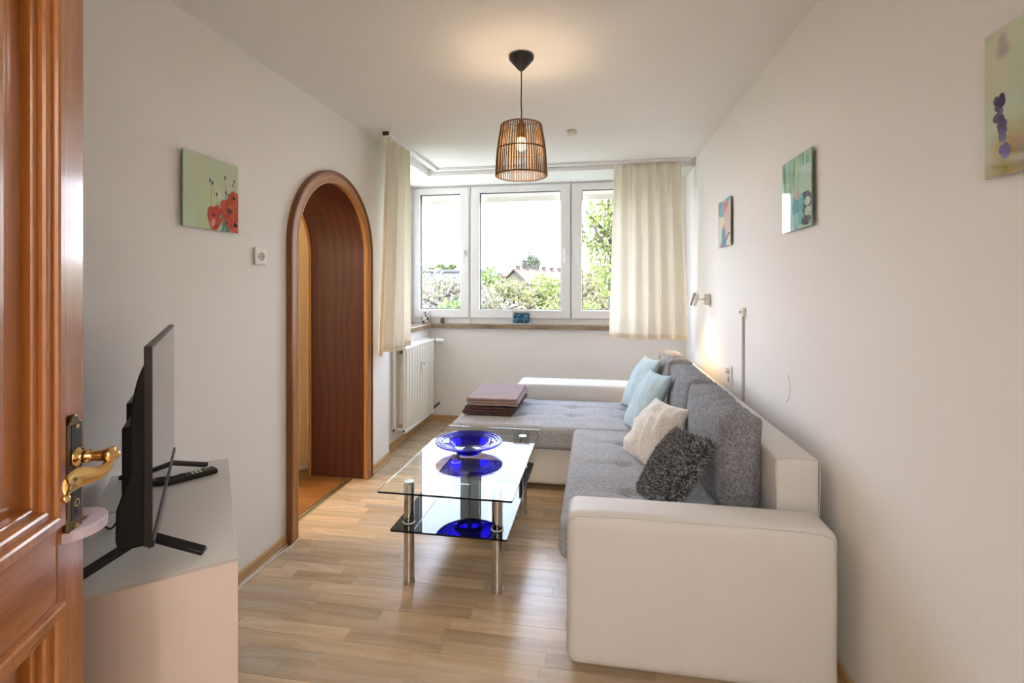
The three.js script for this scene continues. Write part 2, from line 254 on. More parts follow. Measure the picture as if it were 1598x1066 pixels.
{ // floor: beech-look laminate, staves run across the room, three staves to a board
  const fl = thing('floor', 'pale beech laminate floor with staves running across the room', 'floor', [0, 0, 0], 0, null, 'structure');
  part('slab', box(-1.72, 0.96, -0.15, -0.012, 2.15, -4.98, 'x'), M.subfloor, fl);
  const T = 0.012, P = 0.0655, lens = [0.30, 0.38, 0.46], vars = [];
  for (const L of lens) for (let k = 0; k < 9; k++) {
    const g = new THREE.BoxGeometry(L - 0.0006, T, P - 0.0005); uvm(g, 'x', rr(0, 2), rr(0, 2));
    const t = rr(0.70, 1.08), w = rr(-0.05, 0.09), c = new Float32Array(g.attributes.position.count * 3);
    for (let i = 0; i < c.length; i += 3) { c[i] = t * (1 + w * 0.3); c[i + 1] = t * (1 - w * 0.2); c[i + 2] = t * (1 - w * 1.2); }
    g.setAttribute('color', new THREE.BufferAttribute(c, 3)); vars.push([L, g]);
  }
  const rest = []; let rowN = 0, z = ZF + 0.10, count = 0;
  const hidden = (x, zz) => (x > -0.02 && zz < -1.72 && zz > -4.2) || (x > -0.85 && zz < -3.25 && zz > -4.2) || zz > -0.95 || x > 0.79 || (x < -1.05 && zz > -1.35) || x < -1.6 || zz < -4.55;
  while (z > ZB) {
    let x = -1.655 + (rowN % 2 ? -0.1 : -0.25) - rnd() * 0.2; const zc = z - P / 2;
    while (x < XR) {
      const [L, g] = vars[Math.floor(rnd() * vars.length)], a = Math.max(x, zc < -3.585 ? -1.64 : zc > -2.35 || zc < -3.2 ? XL : -1.66), b = Math.min(x + L, XR);
      if (b - a > 0.02) {
        const m = new THREE.Mesh(g, M.plank); m.scale.x = (b - a) / L; m.position.set((a + b) / 2, -T / 2, zc);
        if (hidden((a + b) / 2, zc) || count >= 298) { m.updateMatrix(); rest.push(g.clone().applyMatrix4(m.matrix)); } else { count++; m.name = 'plank'; m.castShadow = m.receiveShadow = true; fl.add(m); }
      }
      x += L;
    }
    z -= P + (rowN % 3 === 2 ? 0.0012 : 0); rowN++;
  }
  const o = new THREE.Mesh(mergeGeometries(rest), M.plank); o.name = 'plank_field'; o.userData.kind = 'stuff'; o.castShadow = o.receiveShadow = true; fl.add(o);
  const hall = thing('floor_hall', 'plain laminate floor of the hallway outside the door', 'floor', [0, 0, 0], 0, null, 'structure');
  const hg = box(-1.2, 1.05, -0.012, 0, ZF + 0.11, 2.0, 'x'); hg.setAttribute('color', new THREE.BufferAttribute(new Float32Array(hg.attributes.position.count * 3).fill(0.95), 3)); part('surface', hg, M.plank, hall);
  const f2 = thing('floor_side_room', 'reddish brown laminate floor beyond the brass threshold', 'floor', [0, 0, 0], 0, null, 'structure');
  part('slab', box(-4.1, -1.72, -0.15, -0.014, -1.2, -3.58, 'x'), M.subfloor, f2);
  for (let r = 0; r < 17; r++) { // boards run across
    const zc = -1.42 - r * 0.125; let x = -1.70;
    while (x > -3.95) {
      const L = rr(0.4, 0.8), a = Math.max(x - L, -3.95); if (x - a < 0.03) break;
      if (!(zc > -2.33 || zc < -3.215) || x < -1.98) {
        const g = new THREE.BoxGeometry(x - a - 0.001, 0.012, 0.1235); uvm(g, 'x', rr(0, 3), rr(0, 3)); const t = rr(0.75, 1.05); g.setAttribute('color', new THREE.BufferAttribute(new Float32Array(g.attributes.position.count * 3).fill(t), 3));
        const m = part('plank', g, M.plankOrange, f2); m.position.set((x + a) / 2, -0.006, zc);
      }
      x = a;
    }
  }
  const th = thing('threshold_strip', 'brass threshold strip with dark groove in the archway floor', 'threshold', [-1.68, 0.0005, -AC]);
  part('strip', rbox(-0.022, 0.0, 0, 0.006, -0.408, 0.408, 0.002, 'z'), M.stripBrass, th); part('groove', box(0.0, 0.008, 0, 0.003, -0.408, 0.408, 'z'), M.rubber, th); part('strip', rbox(0.008, 0.02, 0, 0.005, -0.408, 0.408, 0.002, 'z'), M.stripBrass, th);
  for (let k = 0; k < 5; k++) part('screw', cyl(0.004, 0.004, [-0.011, 0.005, -0.36 + k * 0.18], [-0.011, 0.0068, -0.36 + k * 0.18], 10), M.oldBrass, th);
}
{ // arch lining and casing
  const t = thing('trim_1', 'arched wooden casing with dark veneered lining around the opening', 'archway', [0, 0, 0], 0, null, 'structure');
  const shell = (r0, r1) => { const s = new THREE.Shape(); s.moveTo(AC - r1, 0.001); s.lineTo(AC - r1, AY); s.absarc(AC, AY, r1, Math.PI, 0, true); s.lineTo(AC + r1, 0.001); s.lineTo(AC + r0, 0.001); s.lineTo(AC + r0, AY); s.absarc(AC, AY, r0, 0, Math.PI, false); s.lineTo(AC - r0, 0.001); s.closePath(); return s; };
  const arcUv = (g) => { const p = g.attributes.position, uv = new Float32Array(p.count * 2); for (let i = 0; i < p.count; i++) { const a = -p.getZ(i) - AC, y = p.getY(i), r = y > AY ? Math.hypot(a, y - AY) : Math.abs(a), l = y > AY ? AY + Math.asin(clamp((y - AY) / r, -1, 1)) * 0.44 : y; uv[2 * i] = p.getX(i) + r + (a > 0 ? 0.13 : 0); uv[2 * i + 1] = l; } g.setAttribute('uv', new THREE.BufferAttribute(uv, 2)); return g; };
  part('lining', arcUv(onLeftWall(extrude(shell(0.410, 0.4365), 0.415, 0, 48), -1.984)), M.lining, t, 'dark red-brown veneered inside of the arch');
  part('casing', arcUv(onLeftWall(extrude(shell(0.404, 0.462), 0.020, 0.004, 48), XL - 0.001)), M.casing, t, 'lighter brown flat casing');
  part('bead', arcUv(onLeftWall(extrude(shell(0.452, 0.473), 0.026, 0.006, 48), XL - 0.001)), M.bead, t);
  part('bead', arcUv(onLeftWall(extrude(shell(0.4, 0.413), 0.024, 0.004, 48), XL - 0.003)), M.casing, t);
  part('casing', arcUv(onLeftWall(extrude(shell(0.404, 0.47), 0.014, 0.003, 40), -1.996)), M.casing, t);
}
{ // baseboards: board with a rounded top and a quarter strip
  const prof = poly([[0, 0], [0.016, 0], [0.017, 0.008], [0.011, 0.014], [0.010, 0.045], [0.007, 0.058], [0.003, 0.061], [0, 0.061]]);
  const run = (name, len, pos, turn, label) => { const g = extrude(prof, len, 0); g.computeVertexNormals(); uvm(g, 'z'); const o = single(name, g, M.baseboard, label, 'baseboard', null, 'structure'); o.position.set(...pos); o.rotation.y = turn; };
  run('baseboard_left', 2.32 - 0.18 + 0.34 - 0.02, [XL, 0, -(AC - 0.482)], 0, 'beech baseboard between oak door and the archway');
  run('baseboard_left', 3.578 - (AC + 0.482), [XL, 0, -3.578], 0, 'short beech baseboard between archway and radiator niche');
  run('baseboard_bay', 4.698 - 3.582, [-1.64, 0, -4.698], 0, 'beech baseboard inside the niche behind the radiator');
  run('baseboard_back', 2.44, [-1.622, 0, ZB], Math.PI / 2 - Math.PI, 'beech baseboard along the wall under the window');
  run('baseboard_right', 4.85, [XR, 0, ZF - 0.005], Math.PI, 'beech baseboard along the wall behind the sofa');
  scene.getObjectByName('baseboard_back').rotation.y = Math.PI / 2; scene.getObjectByName('baseboard_back').position.set(0, 0, 0);
  { const o = scene.getObjectByName('baseboard_back'); o.rotation.y = -Math.PI / 2; o.position.set(XR - 0.018, 0, ZB); }
}
{ // marble sill, L-shaped
  const s = poly([[-1.85, -4.77], [0.80, -4.77], [0.80, -4.655], [-1.60, -4.655], [-1.60, -3.60], [-1.85, -3.60]].map(([x, z]) => [x, -z]));
  const g = extrude(s, 0.035, 0.004); g.rotateX(-Math.PI / 2); g.translate(0, 0.93, 0); uvm(g, 'x');
  single('trim_2', g, M.sill, 'brown marble window sill wrapping the corner above the radiator', 'window sill', null, 'structure');
}
// windows: white plastic frames with tilting sashes
function windowUnit(n, label, sashes, x0, x1, y0, y1) {
  const w = thing('window_' + n, label, 'window', [0, 0, 0], 0, null, 'structure');
  part('frame', [box(x0, x1, y0, y0 + 0.07, -0.07, 0, 'x'), box(x0, x1, y1 - 0.04, y1, -0.07, 0, 'x'), box(x0, x0 + 0.03, y0 + 0.07, y1 - 0.04, -0.07, 0), box(x1 - 0.03, x1, y0 + 0.07, y1 - 0.04, -0.07, 0), ...sashes.slice(1).map((s, i) => box((sashes[i].x1 + s.x0) / 2 - 0.035, (sashes[i].x1 + s.x0) / 2 + 0.035, y0 + 0.07, y1 - 0.04, -0.07, -0.002))], M.white, w);
  for (const s of sashes) {
    const sh = new THREE.Group(); sh.name = 'sash'; w.add(sh);
    const shp = poly([[s.x0, s.y0], [s.x1, s.y0], [s.x1, s.y1], [s.x0, s.y1]]); shp.holes.push(poly([[s.g0, s.gy0], [s.g1, s.gy0], [s.g1, s.gy1], [s.g0, s.gy1]]));
    const fg = extrude(shp, 0.06, 0.006); fg.translate(0, 0, -0.045 + 0.002); part('sash_frame', uvm(fg), M.white, sh);
    const e = 0.006; part('gasket', [box(s.g0, s.g1, s.gy0, s.gy0 + e, -0.03, -0.006, 'x'), box(s.g0, s.g1, s.gy1 - e, s.gy1, -0.03, -0.006, 'x'), box(s.g0, s.g0 + e, s.gy0 + e, s.gy1 - e, -0.03, -0.006), box(s.g1 - e, s.g1, s.gy0 + e, s.gy1 - e, -0.03, -0.006)], M.rubber, sh);
    const pg = new THREE.PlaneGeometry(s.g1 - s.g0 - 2 * e, s.gy1 - s.gy0 - 2 * e); pg.translate((s.g0 + s.g1) / 2, (s.gy0 + s.gy1) / 2, -0.02); part('pane', pg, M.pane, sh);
    if (s.hx !== undefined) part('handle', [rbox(s.hx - 0.013, s.hx + 0.013, s.hy - 0.035, s.hy + 0.035, 0.021, 0.033, 0.004), cyl(0.009, 0.008, [s.hx, s.hy + 0.01, 0.03], [s.hx, s.hy + 0.01, 0.062]), rbox(s.hx - 0.009, s.hx + 0.009, s.hy - 0.105, s.hy + 0.022, 0.058, 0.07, 0.005)], M.white, sh, 'white lever handle');
    for (let k = 0; k < 2; k++) part('shutter_slat', rbox(s.g0 - 0.03, s.g1 + 0.03, s.gy1 - 0.075 + k * 0.045, s.gy1 - 0.029 + k * 0.045, -0.135, -0.122, 0.005, 'x'), M.ivory, sh, 'cream roller shutter slat outside the pane');
  }
  return w;
}
{
  const w = windowUnit(1, 'wide white three-part window above the marble sill', [
    { x0: -1.81, x1: -1.243, y0: 1.024, y1: 2.322, g0: -1.754, g1: -1.332, gy0: 1.108, gy1: 2.262, hx: -1.287, hy: 1.665 },
    { x0: -1.223, x1: -0.244, y0: 1.024, y1: 2.322, g0: -1.136, g1: -0.335, gy0: 1.108, gy1: 2.262, hx: -0.288, hy: 1.665 },
    { x0: -0.228, x1: 0.37, y0: 1.024, y1: 2.322, g0: -0.133, g1: 0.30, gy0: 1.108, gy1: 2.262, hx: -0.182, hy: 1.665 }], -1.84, 0.40, 0.965, 2.34);
  w.position.z = -4.762;
  for (const y of [1.0, 2.29]) part('hinge', [cyl(0.008, 0.008, [-1.233, y - 0.035, 0.026], [-1.233, y + 0.035, 0.026], 12), cyl(0.011, 0.011, [-1.233, y - 0.04, 0.026], [-1.233, y - 0.03, 0.026], 12)], M.ivory, w);
  const w2 = windowUnit(2, 'white side window behind the gathered curtain over the radiator', [{ x0: -0.45, x1: 0.45, y0: 1.024, y1: 2.322, g0: -0.37, g1: 0.37, gy0: 1.108, gy1: 2.262, hx: 0.41, hy: 1.665 }], -0.50, 0.50, 0.965, 2.34);
  w2.position.set(-1.862, 0, -4.16); w2.rotation.y = Math.PI / 2;
}

// ---------------------------------------------------------------- oak door, open towards the archway wall
{
  const A = 23.9 * Math.PI / 180, dx = -Math.sin(A), dz = -Math.cos(A);
  // local x runs from hinge (0) to latch (0.86); local z out of the visible face
  const W = 0.86, T = 0.042, phi = Math.atan2(-dz, dx);
  const d = thing('door_1', 'open varnished oak panel door with brass lever handle', 'door', [-0.80 - dx * W, 0, -0.655 - dz * W], phi, null, 'structure');
  // rotation phi maps local x to the door's direction; the visible face then looks along local -z or +z
  const zf = new THREE.Vector3(0, 0, 1).applyAxisAngle(new THREE.Vector3(0, 1, 0), phi).x > 0 ? 1 : -1;
  const B = (x0, x1, y0, y1, z0, z1, grain = 'y', r = 0.003) => rbox(x0, x1, y0, y1, zf * z0, zf * z1, r, grain);
  const S = 0.066, S2 = 0.11;                                      // stile face, moulding to panel
  const Y = { bot: 0.012, b1: 0.16, l0: 0.867, l1: 0.985, t0: 1.86, top: 1.995 };
  part('stile', B(W - S, W, Y.bot, Y.top, -T, 0), M.door, d); part('stile', B(0, 0.10, Y.bot, Y.top, -T, 0), M.door, d);
  part('rail', B(0.10, W - S, Y.bot, Y.b1, -T, 0, 'x'), M.door, d); part('rail', B(0.10, W - S, Y.l0, Y.l1, -T, 0, 'x'), M.door, d); part('rail', B(0.10, W - S, Y.t0, Y.top, -T, 0, 'x'), M.door, d);
  const moulding = (x0, x1, y0, y1) => {           // stepped picture-frame moulding running round a panel, with a mitred profile
    const ring = (i0, i1, z0, z1, bev) => { const s = poly([[x0 + i0, y0 + i0], [x1 - i0, y0 + i0], [x1 - i0, y1 - i0], [x0 + i0, y1 - i0]]); s.holes.push(poly([[x0 + i1, y0 + i1], [x1 - i1, y0 + i1], [x1 - i1, y1 - i1], [x0 + i1, y1 - i1]])); const g = extrude(s, z1 - z0 - 2 * bev, bev); g.translate(0, 0, zf > 0 ? z0 + bev : -z1 + bev); return uvm(g); };
    return [ring(-0.004, 0.016, -0.004, 0.011, 0.005), ring(0.013, 0.030, -0.02, 0.004, 0.005), ring(0.029, 0.040, -0.024, -0.006, 0.003)];
  };
  const panel = (x0, x1, y0, y1) => {              // fielded panel with sloping margins
    const m = 0.055, i = 0.035, q = [[x0 + i, y0 + i], [x1 - i, y0 + i], [x1 - i, y1 - i], [x0 + i, y1 - i]], p = [[x0 + i + m, y0 + i + m], [x1 - i - m, y0 + i + m], [x1 - i - m, y1 - i - m], [x0 + i + m, y1 - i - m]], v = [];
    const za = zf * -0.022, zb = zf * -0.008, tri = (a, b, c) => v.push(...(zf > 0 ? [a, b, c] : [a, c, b]).flat());
    for (let k = 0; k < 4; k++) { const l = (k + 1) % 4; tri([...q[k], za], [...q[l], za], [...p[l], zb]); tri([...q[k], za], [...p[l], zb], [...p[k], zb]); }
    tri([...p[0], zb], [...p[1], zb], [...p[2], zb]); tri([...p[0], zb], [...p[2], zb], [...p[3], zb]);
    const g = new THREE.BufferGeometry(); g.setAttribute('position', new THREE.Float32BufferAttribute(v, 3)); g.computeVertexNormals(); uvm(g);
    return [plain(g), plain(box(x0, x1, y0, y1, zf * -0.036, zf * -0.0225))];
  };
  for (const [y0, y1] of [[Y.b1, Y.l0], [Y.l1, Y.t0]]) { part('panel', panel(0.10, W - S, y0, y1), M.door, d); part('moulding', moulding(0.10, W - S, y0, y1), M.door, d); }
  // long plate with keyhole and screws
  const px = W - 0.036, pl = new THREE.Group(); pl.name = 'lock_plate'; d.add(pl);
  const sh = new THREE.Shape(), w = 0.0185, y0 = 0.950, y1 = 1.137;
  sh.moveTo(-w, y0 + 0.018); sh.lineTo(-w, y1 - 0.018); sh.quadraticCurveTo(-w + 0.002, y1 - 0.011, -w + 0.007, y1 - 0.010); sh.quadraticCurveTo(-0.006, y1, 0, y1); sh.quadraticCurveTo(0.006, y1, w - 0.007, y1 - 0.010); sh.quadraticCurveTo(w - 0.002, y1 - 0.011, w, y1 - 0.018); sh.lineTo(w, y0 + 0.018); sh.quadraticCurveTo(w - 0.002, y0 + 0.011, w - 0.007, y0 + 0.010); sh.quadraticCurveTo(0.006, y0, 0, y0); sh.quadraticCurveTo(-0.006, y0, -w + 0.007, y0 + 0.010); sh.quadraticCurveTo(-w + 0.002, y0 + 0.011, -w, y0 + 0.018);
  const pg = extrude(sh, 0.003, 0.0025, 8); pg.translate(px, 0, zf > 0 ? 0.0025 : -0.0055); part('plate', pg, M.oldBrass, pl); part('inset', rbox(px - 0.0125, px + 0.0125, y0 + 0.030, y1 - 0.014, zf * 0.0075, zf * 0.0088, 0.0005), M.rubber, pl, 'blackened face of the lock plate');
  part('screw', [cyl(0.004, 0.0035, [px, y1 - 0.018, zf * 0.004], [px, y1 - 0.018, zf * 0.0105], 12), cyl(0.004, 0.0035, [px, y0 + 0.018, zf * 0.004], [px, y0 + 0.018, zf * 0.0105], 12)], M.stripBrass, pl);
  part('keyhole', [cyl(0.004, 0.004, [px, 1.003, zf * 0.004], [px, 1.003, zf * 0.0096], 12), box(px - 0.002, px + 0.002, 0.986, 1.003, zf * 0.004, zf * 0.0096)], M.blackMatte, pl); part('keyhole_rim', [new THREE.TorusGeometry(0.0052, 0.0008, 6, 20).translate(px, 1.003, zf * 0.0092)], M.stripBrass, pl);
  // lever: turned neck out of the plate, scroll and a blade that runs back towards the hinges
  const hd = new THREE.Group(); hd.name = 'handle'; d.add(hd);
  const hy = 1.072, neck = lathe([[0, 0], [0.0135, 0], [0.015, 0.003], [0.0135, 0.007], [0.0095, 0.009], [0.0085, 0.015], [0.0105, 0.018], [0.0105, 0.020], [0.0085, 0.022], [0.0075, 0.030], [0.009, 0.042], [0.0095, 0.047], [0.012, 0.050], [0.0125, 0.056], [0.010, 0.060], [0.0065, 0.061], [0.006, 0.064], [0.003, 0.067], [0, 0.068]], 28);
  neck.scale(1, 0.86, 1); neck.rotateX(Math.PI / 2); if (zf < 0) neck.rotateY(Math.PI); neck.translate(px, hy, zf * 0.007); part('neck', neck, M.brass, hd);
  const blade = []; const pts = [[0, 0, 0.050], [-0.006, -0.011, 0.053], [-0.016, -0.020, 0.049], [-0.027, -0.020, 0.041], [-0.038, -0.018, 0.034], [-0.049, -0.020, 0.029], [-0.060, -0.024, 0.027]].map(([x, y, z]) => new THREE.Vector3(px + x, hy + y, zf * z)), cv = new THREE.CatmullRomCurve3(pts);
  const N = 24, ring = 14, pos = [], idx = [];
  for (let i = 0; i <= N; i++) { const t = i / N, c = cv.getPoint(t), hgt = lerp(0.0085, 0.0155, smooth(0.2, 0.8, t)) * (t > 0.97 ? 0.75 : 1), th = lerp(0.007, 0.0045, smooth(0.1, 0.6, t)); for (let k = 0; k < ring; k++) { const a = k / ring * Math.PI * 2; pos.push(c.x, c.y + Math.sin(a) * hgt, c.z + Math.cos(a) * th); } }
  for (let i = 0; i < N; i++) for (let k = 0; k < ring; k++) { const a = i * ring + k, b = i * ring + (k + 1) % ring, c = a + ring, e = b + ring; idx.push(a, b, c, b, e, c); }
  for (let k = 1; k < ring - 1; k++) { idx.push(0, k, k + 1); idx.push(N * ring, N * ring + k + 1, N * ring + k); }
  const bg = new THREE.BufferGeometry(); bg.setAttribute('position', new THREE.Float32BufferAttribute(pos, 3)); bg.setIndex(idx); bg.computeVertexNormals(); bg.setAttribute('uv', new THREE.Float32BufferAttribute(new Float32Array(pos.length / 3 * 2), 2)); part('lever', bg, M.brass, hd);
  const kn = new THREE.SphereGeometry(0.006, 14, 10); kn.translate(px - 0.061, hy - 0.040, zf * 0.027); part('scroll', kn, M.brass, hd);
  // lining of the doorway
  const fr = thing('trim_3', 'varnished oak frame lining the doorway of the open door', 'door frame', [0, 0, 0], 0, null, 'structure');
  part('jamb', rbox(-0.489, -0.462, 0, 2.03, ZF - 0.012, ZF + 0.162, 0.003), M.door, fr); part('jamb', rbox(0.412, 0.439, 0, 2.03, ZF - 0.012, ZF + 0.162, 0.003), M.door, fr); part('head', rbox(-0.489, 0.439, 2.03, 2.058, ZF - 0.012, ZF + 0.162, 0.003, 'x'), M.door, fr);
  // foam pinch guard clipped over the edge of the door
  const s = new THREE.Shape(); s.absarc(0, 0, 0.052, 0, Math.PI * 2, false); const sl = new THREE.Path(); sl.moveTo(-0.03, -0.024); sl.lineTo(0.014, -0.024); sl.lineTo(0.014, 0.022); sl.lineTo(-0.03, 0.022); s.holes.push(sl);
  const gg = extrude(s, 0.013, 0.002); gg.rotateX(-Math.PI / 2);
  const o = single('door_guard', gg, M.lilacFoam, 'lilac foam pinch guard clipped to the oak door edge', 'door guard');
  const gp = new THREE.Vector3(W - 0.008, 0.950, zf * -0.021).applyAxisAngle(new THREE.Vector3(0, 1, 0), phi).add(d.position); o.position.copy(gp); o.rotation.y = phi;
}

// ---------------------------------------------------------------- television corner
const TVX = -0.794, TVZ = -0.988, TVT = 131 * Math.PI / 180;
{
  const c = thing('tv_cabinet', 'white lowboard with door bounce painted on its lacquered end standing behind the door', 'cabinet', [TVX, 0, TVZ], TVT);
  part('top', rbox(0.0185, 0.785, 0.695, 0.713, -0.33, 0, 0.0015, 'x'), M.cabinet, c); part('end_panel', rbox(0.0005, 0.018, 0.0, 0.713, -0.33, 0, 0.001), M.cabinetEnd, c, 'white lacquered end panel with pink door bounce in its colour');
  part('end_panel', rbox(0.767, 0.7845, 0, 0.694, -0.329, -0.0005, 0.001), M.cabinet, c); part('back_panel', box(0.018, 0.767, 0.06, 0.694, -0.327, -0.315), M.cabinet, c); part('bottom', box(0.018, 0.767, 0.06, 0.078, -0.315, -0.02, 'x'), M.cabinet, c);
  for (const [a, b] of [[0.020, 0.391], [0.394, 0.765]]) { part('door', rbox(a, b, 0.065, 0.69, -0.02, -0.002, 0.001), M.cabinet, c); }
  part('inlay', box(0.447, 0.452, 0.7128, 0.7136, -0.33, -0.2, 'z'), M.casing, c, 'thin brown seam line across the top');
}
{
  const t = thing('television', 'black flat television on splayed feet seen edge on', 'television', [TVX, 0.7135, TVZ], TVT);
  const z0 = -0.16, x0 = 0.035, x1 = 0.752;
  part('bezel', rbox(x0, x1, 0.062, 0.49, z0 - 0.014, z0, 0.0015, 'x'), M.black, t); part('screen', box(x0 + 0.006, x1 - 0.006, 0.074, 0.484, z0, z0 + 0.0008), M.screen, t, 'glossy dark screen'); part('chin', rbox(x0, x1, 0.058, 0.074, z0 - 0.008, z0 + 0.004, 0.002, 'x'), M.black, t);
  const s = new THREE.Shape(); s.moveTo(0.013, 0.455); s.quadraticCurveTo(0.022, 0.44, 0.030, 0.41); s.quadraticCurveTo(0.042, 0.36, 0.042, 0.31); s.lineTo(0.042, 0.215); s.quadraticCurveTo(0.044, 0.205, 0.050, 0.185); s.lineTo(0.066, 0.135); s.lineTo(0.067, 0.075); s.quadraticCurveTo(0.066, 0.052, 0.056, 0.048); s.lineTo(0.013, 0.048);
  const g = extrude(s, 0.63, 0.004, 8); g.rotateY(-Math.PI / 2); g.translate(x1 - 0.045, 0, z0); // profile depth goes behind the panel
  const p = g.attributes.position; for (let i = 0; i < p.count; i++) { const dz = p.getZ(i) - z0; p.setZ(i, z0 - Math.abs(dz)); } g.index ?? 0; g.computeVertexNormals();
  part('back_housing', g, M.blackMatte, t); part('speaker_box', rbox(x0 + 0.10, x1 - 0.10, 0.10, 0.30, z0 - 0.064, z0 - 0.04, 0.006, 'x'), M.blackMatte, t);
  part('mount', rbox(0.29, 0.50, 0.2, 0.325, z0 - 0.074, z0 - 0.05, 0.004, 'x'), M.black, t);
  for (const fx of [0.125, 0.665]) {
    const lean = fx < 0.4 ? -0.05 : 0.05, bar = (a, b) => { const A = new THREE.Vector3(...a), B = new THREE.Vector3(...b), d = B.clone().sub(A), q = new RoundedBoxGeometry(0.02, d.length() + 0.012, 0.014, 2, 0.004); q.applyQuaternion(new THREE.Quaternion().setFromUnitVectors(new THREE.Vector3(0, 1, 0), d.normalize())); q.translate(...A.add(B).multiplyScalar(0.5).toArray()); return q; };
    part('foot', [bar([fx, 0.052, z0 - 0.02], [fx + lean, 0.0095, z0 + 0.09]), bar([fx, 0.052, z0 - 0.02], [fx + lean, 0.0095, z0 - 0.135])], M.black, t);
  }
  const L = (x, y, z) => { const v = new THREE.Vector3(x, y, z).applyAxisAngle(new THREE.Vector3(0, 1, 0), TVT); return [v.x + TVX, v.y, v.z + TVZ]; };
  single('tv_cable', tube([L(0.30, 0.775, z0 - 0.0715), L(0.31, 0.745, z0 - 0.09), L(0.33, 0.7165, z0 - 0.11), L(0.38, 0.7165, z0 - 0.14), L(0.36, 0.7165, -0.315)], 0.0028, 40, 8), M.black, 'thin black cable lying on the white lowboard behind television', 'cable');
  const r = thing('remote_control', 'black remote control lying on the lowboard under television', 'remote control', [...L(0.622, 0.7135, -0.122)], 0); r.rotation.y = TVT + Math.atan2(0.047, -0.167) * 1 + Math.PI / 2 - 0.02;
  { // aim the remote's long axis (local z)
    const a = L(0.594, 0, -0.208), b = L(0.648, 0, -0.038); r.rotation.y = Math.atan2(b[0] - a[0], b[2] - a[2]);
  }
  part('body', rbox(-0.021, 0.021, 0, 0.017, -0.088, 0.088, 0.007, 'z', 3), M.black, r);
  const bt = (x, z, rad, m, l) => part('button', cyl(rad, rad * 0.92, [x, 0.0165, z], [x, 0.0182, z], 12), m, r, l);
  const red = std({ color: lin(0.5, 0.02, 0.02), roughness: 0.5 }), green = std({ color: lin(0.03, 0.3, 0.05), roughness: 0.5 }), yellow = std({ color: lin(0.6, 0.45, 0.03), roughness: 0.5 }), blue = std({ color: lin(0.03, 0.08, 0.45), roughness: 0.5 });
  for (let j = 0; j < 4; j++) for (let i = -1; i <= 1; i++) bt(i * 0.011, -0.072 + j * 0.011, 0.0036, M.rubber);
  part('dial', new THREE.TorusGeometry(0.011, 0.0025, 8, 24).rotateX(Math.PI / 2).translate(0, 0.017, -0.012), M.rubber, r); bt(0, -0.012, 0.005, M.rubber);
  for (let j = 0; j < 3; j++) for (let i = -1; i <= 1; i++) bt(i * 0.0115, 0.018 + j * 0.011, 0.004, M.white);
  [red, green, yellow, blue].forEach((m, i) => bt(-0.0135 + i * 0.009, 0.055, 0.0032, m)); bt(0.012, 0.075, 0.0042, red);
}
single('floor_cable', tube([[-1.50, 0.004, -1.70], [-1.551, 0.004, -1.94], [-1.552, 0.004, -2.15], [-1.549, 0.004, -2.24], [-1.538, 0.004, -2.30], [-1.555, 0.004, -2.375], [-1.60, 0.004, -2.385], [-1.70, 0.012, -2.375], [-1.95, 0.004, -2.40]], 0.0034, 80, 8), M.white, 'white cable running along the baseboard into the archway', 'cable');

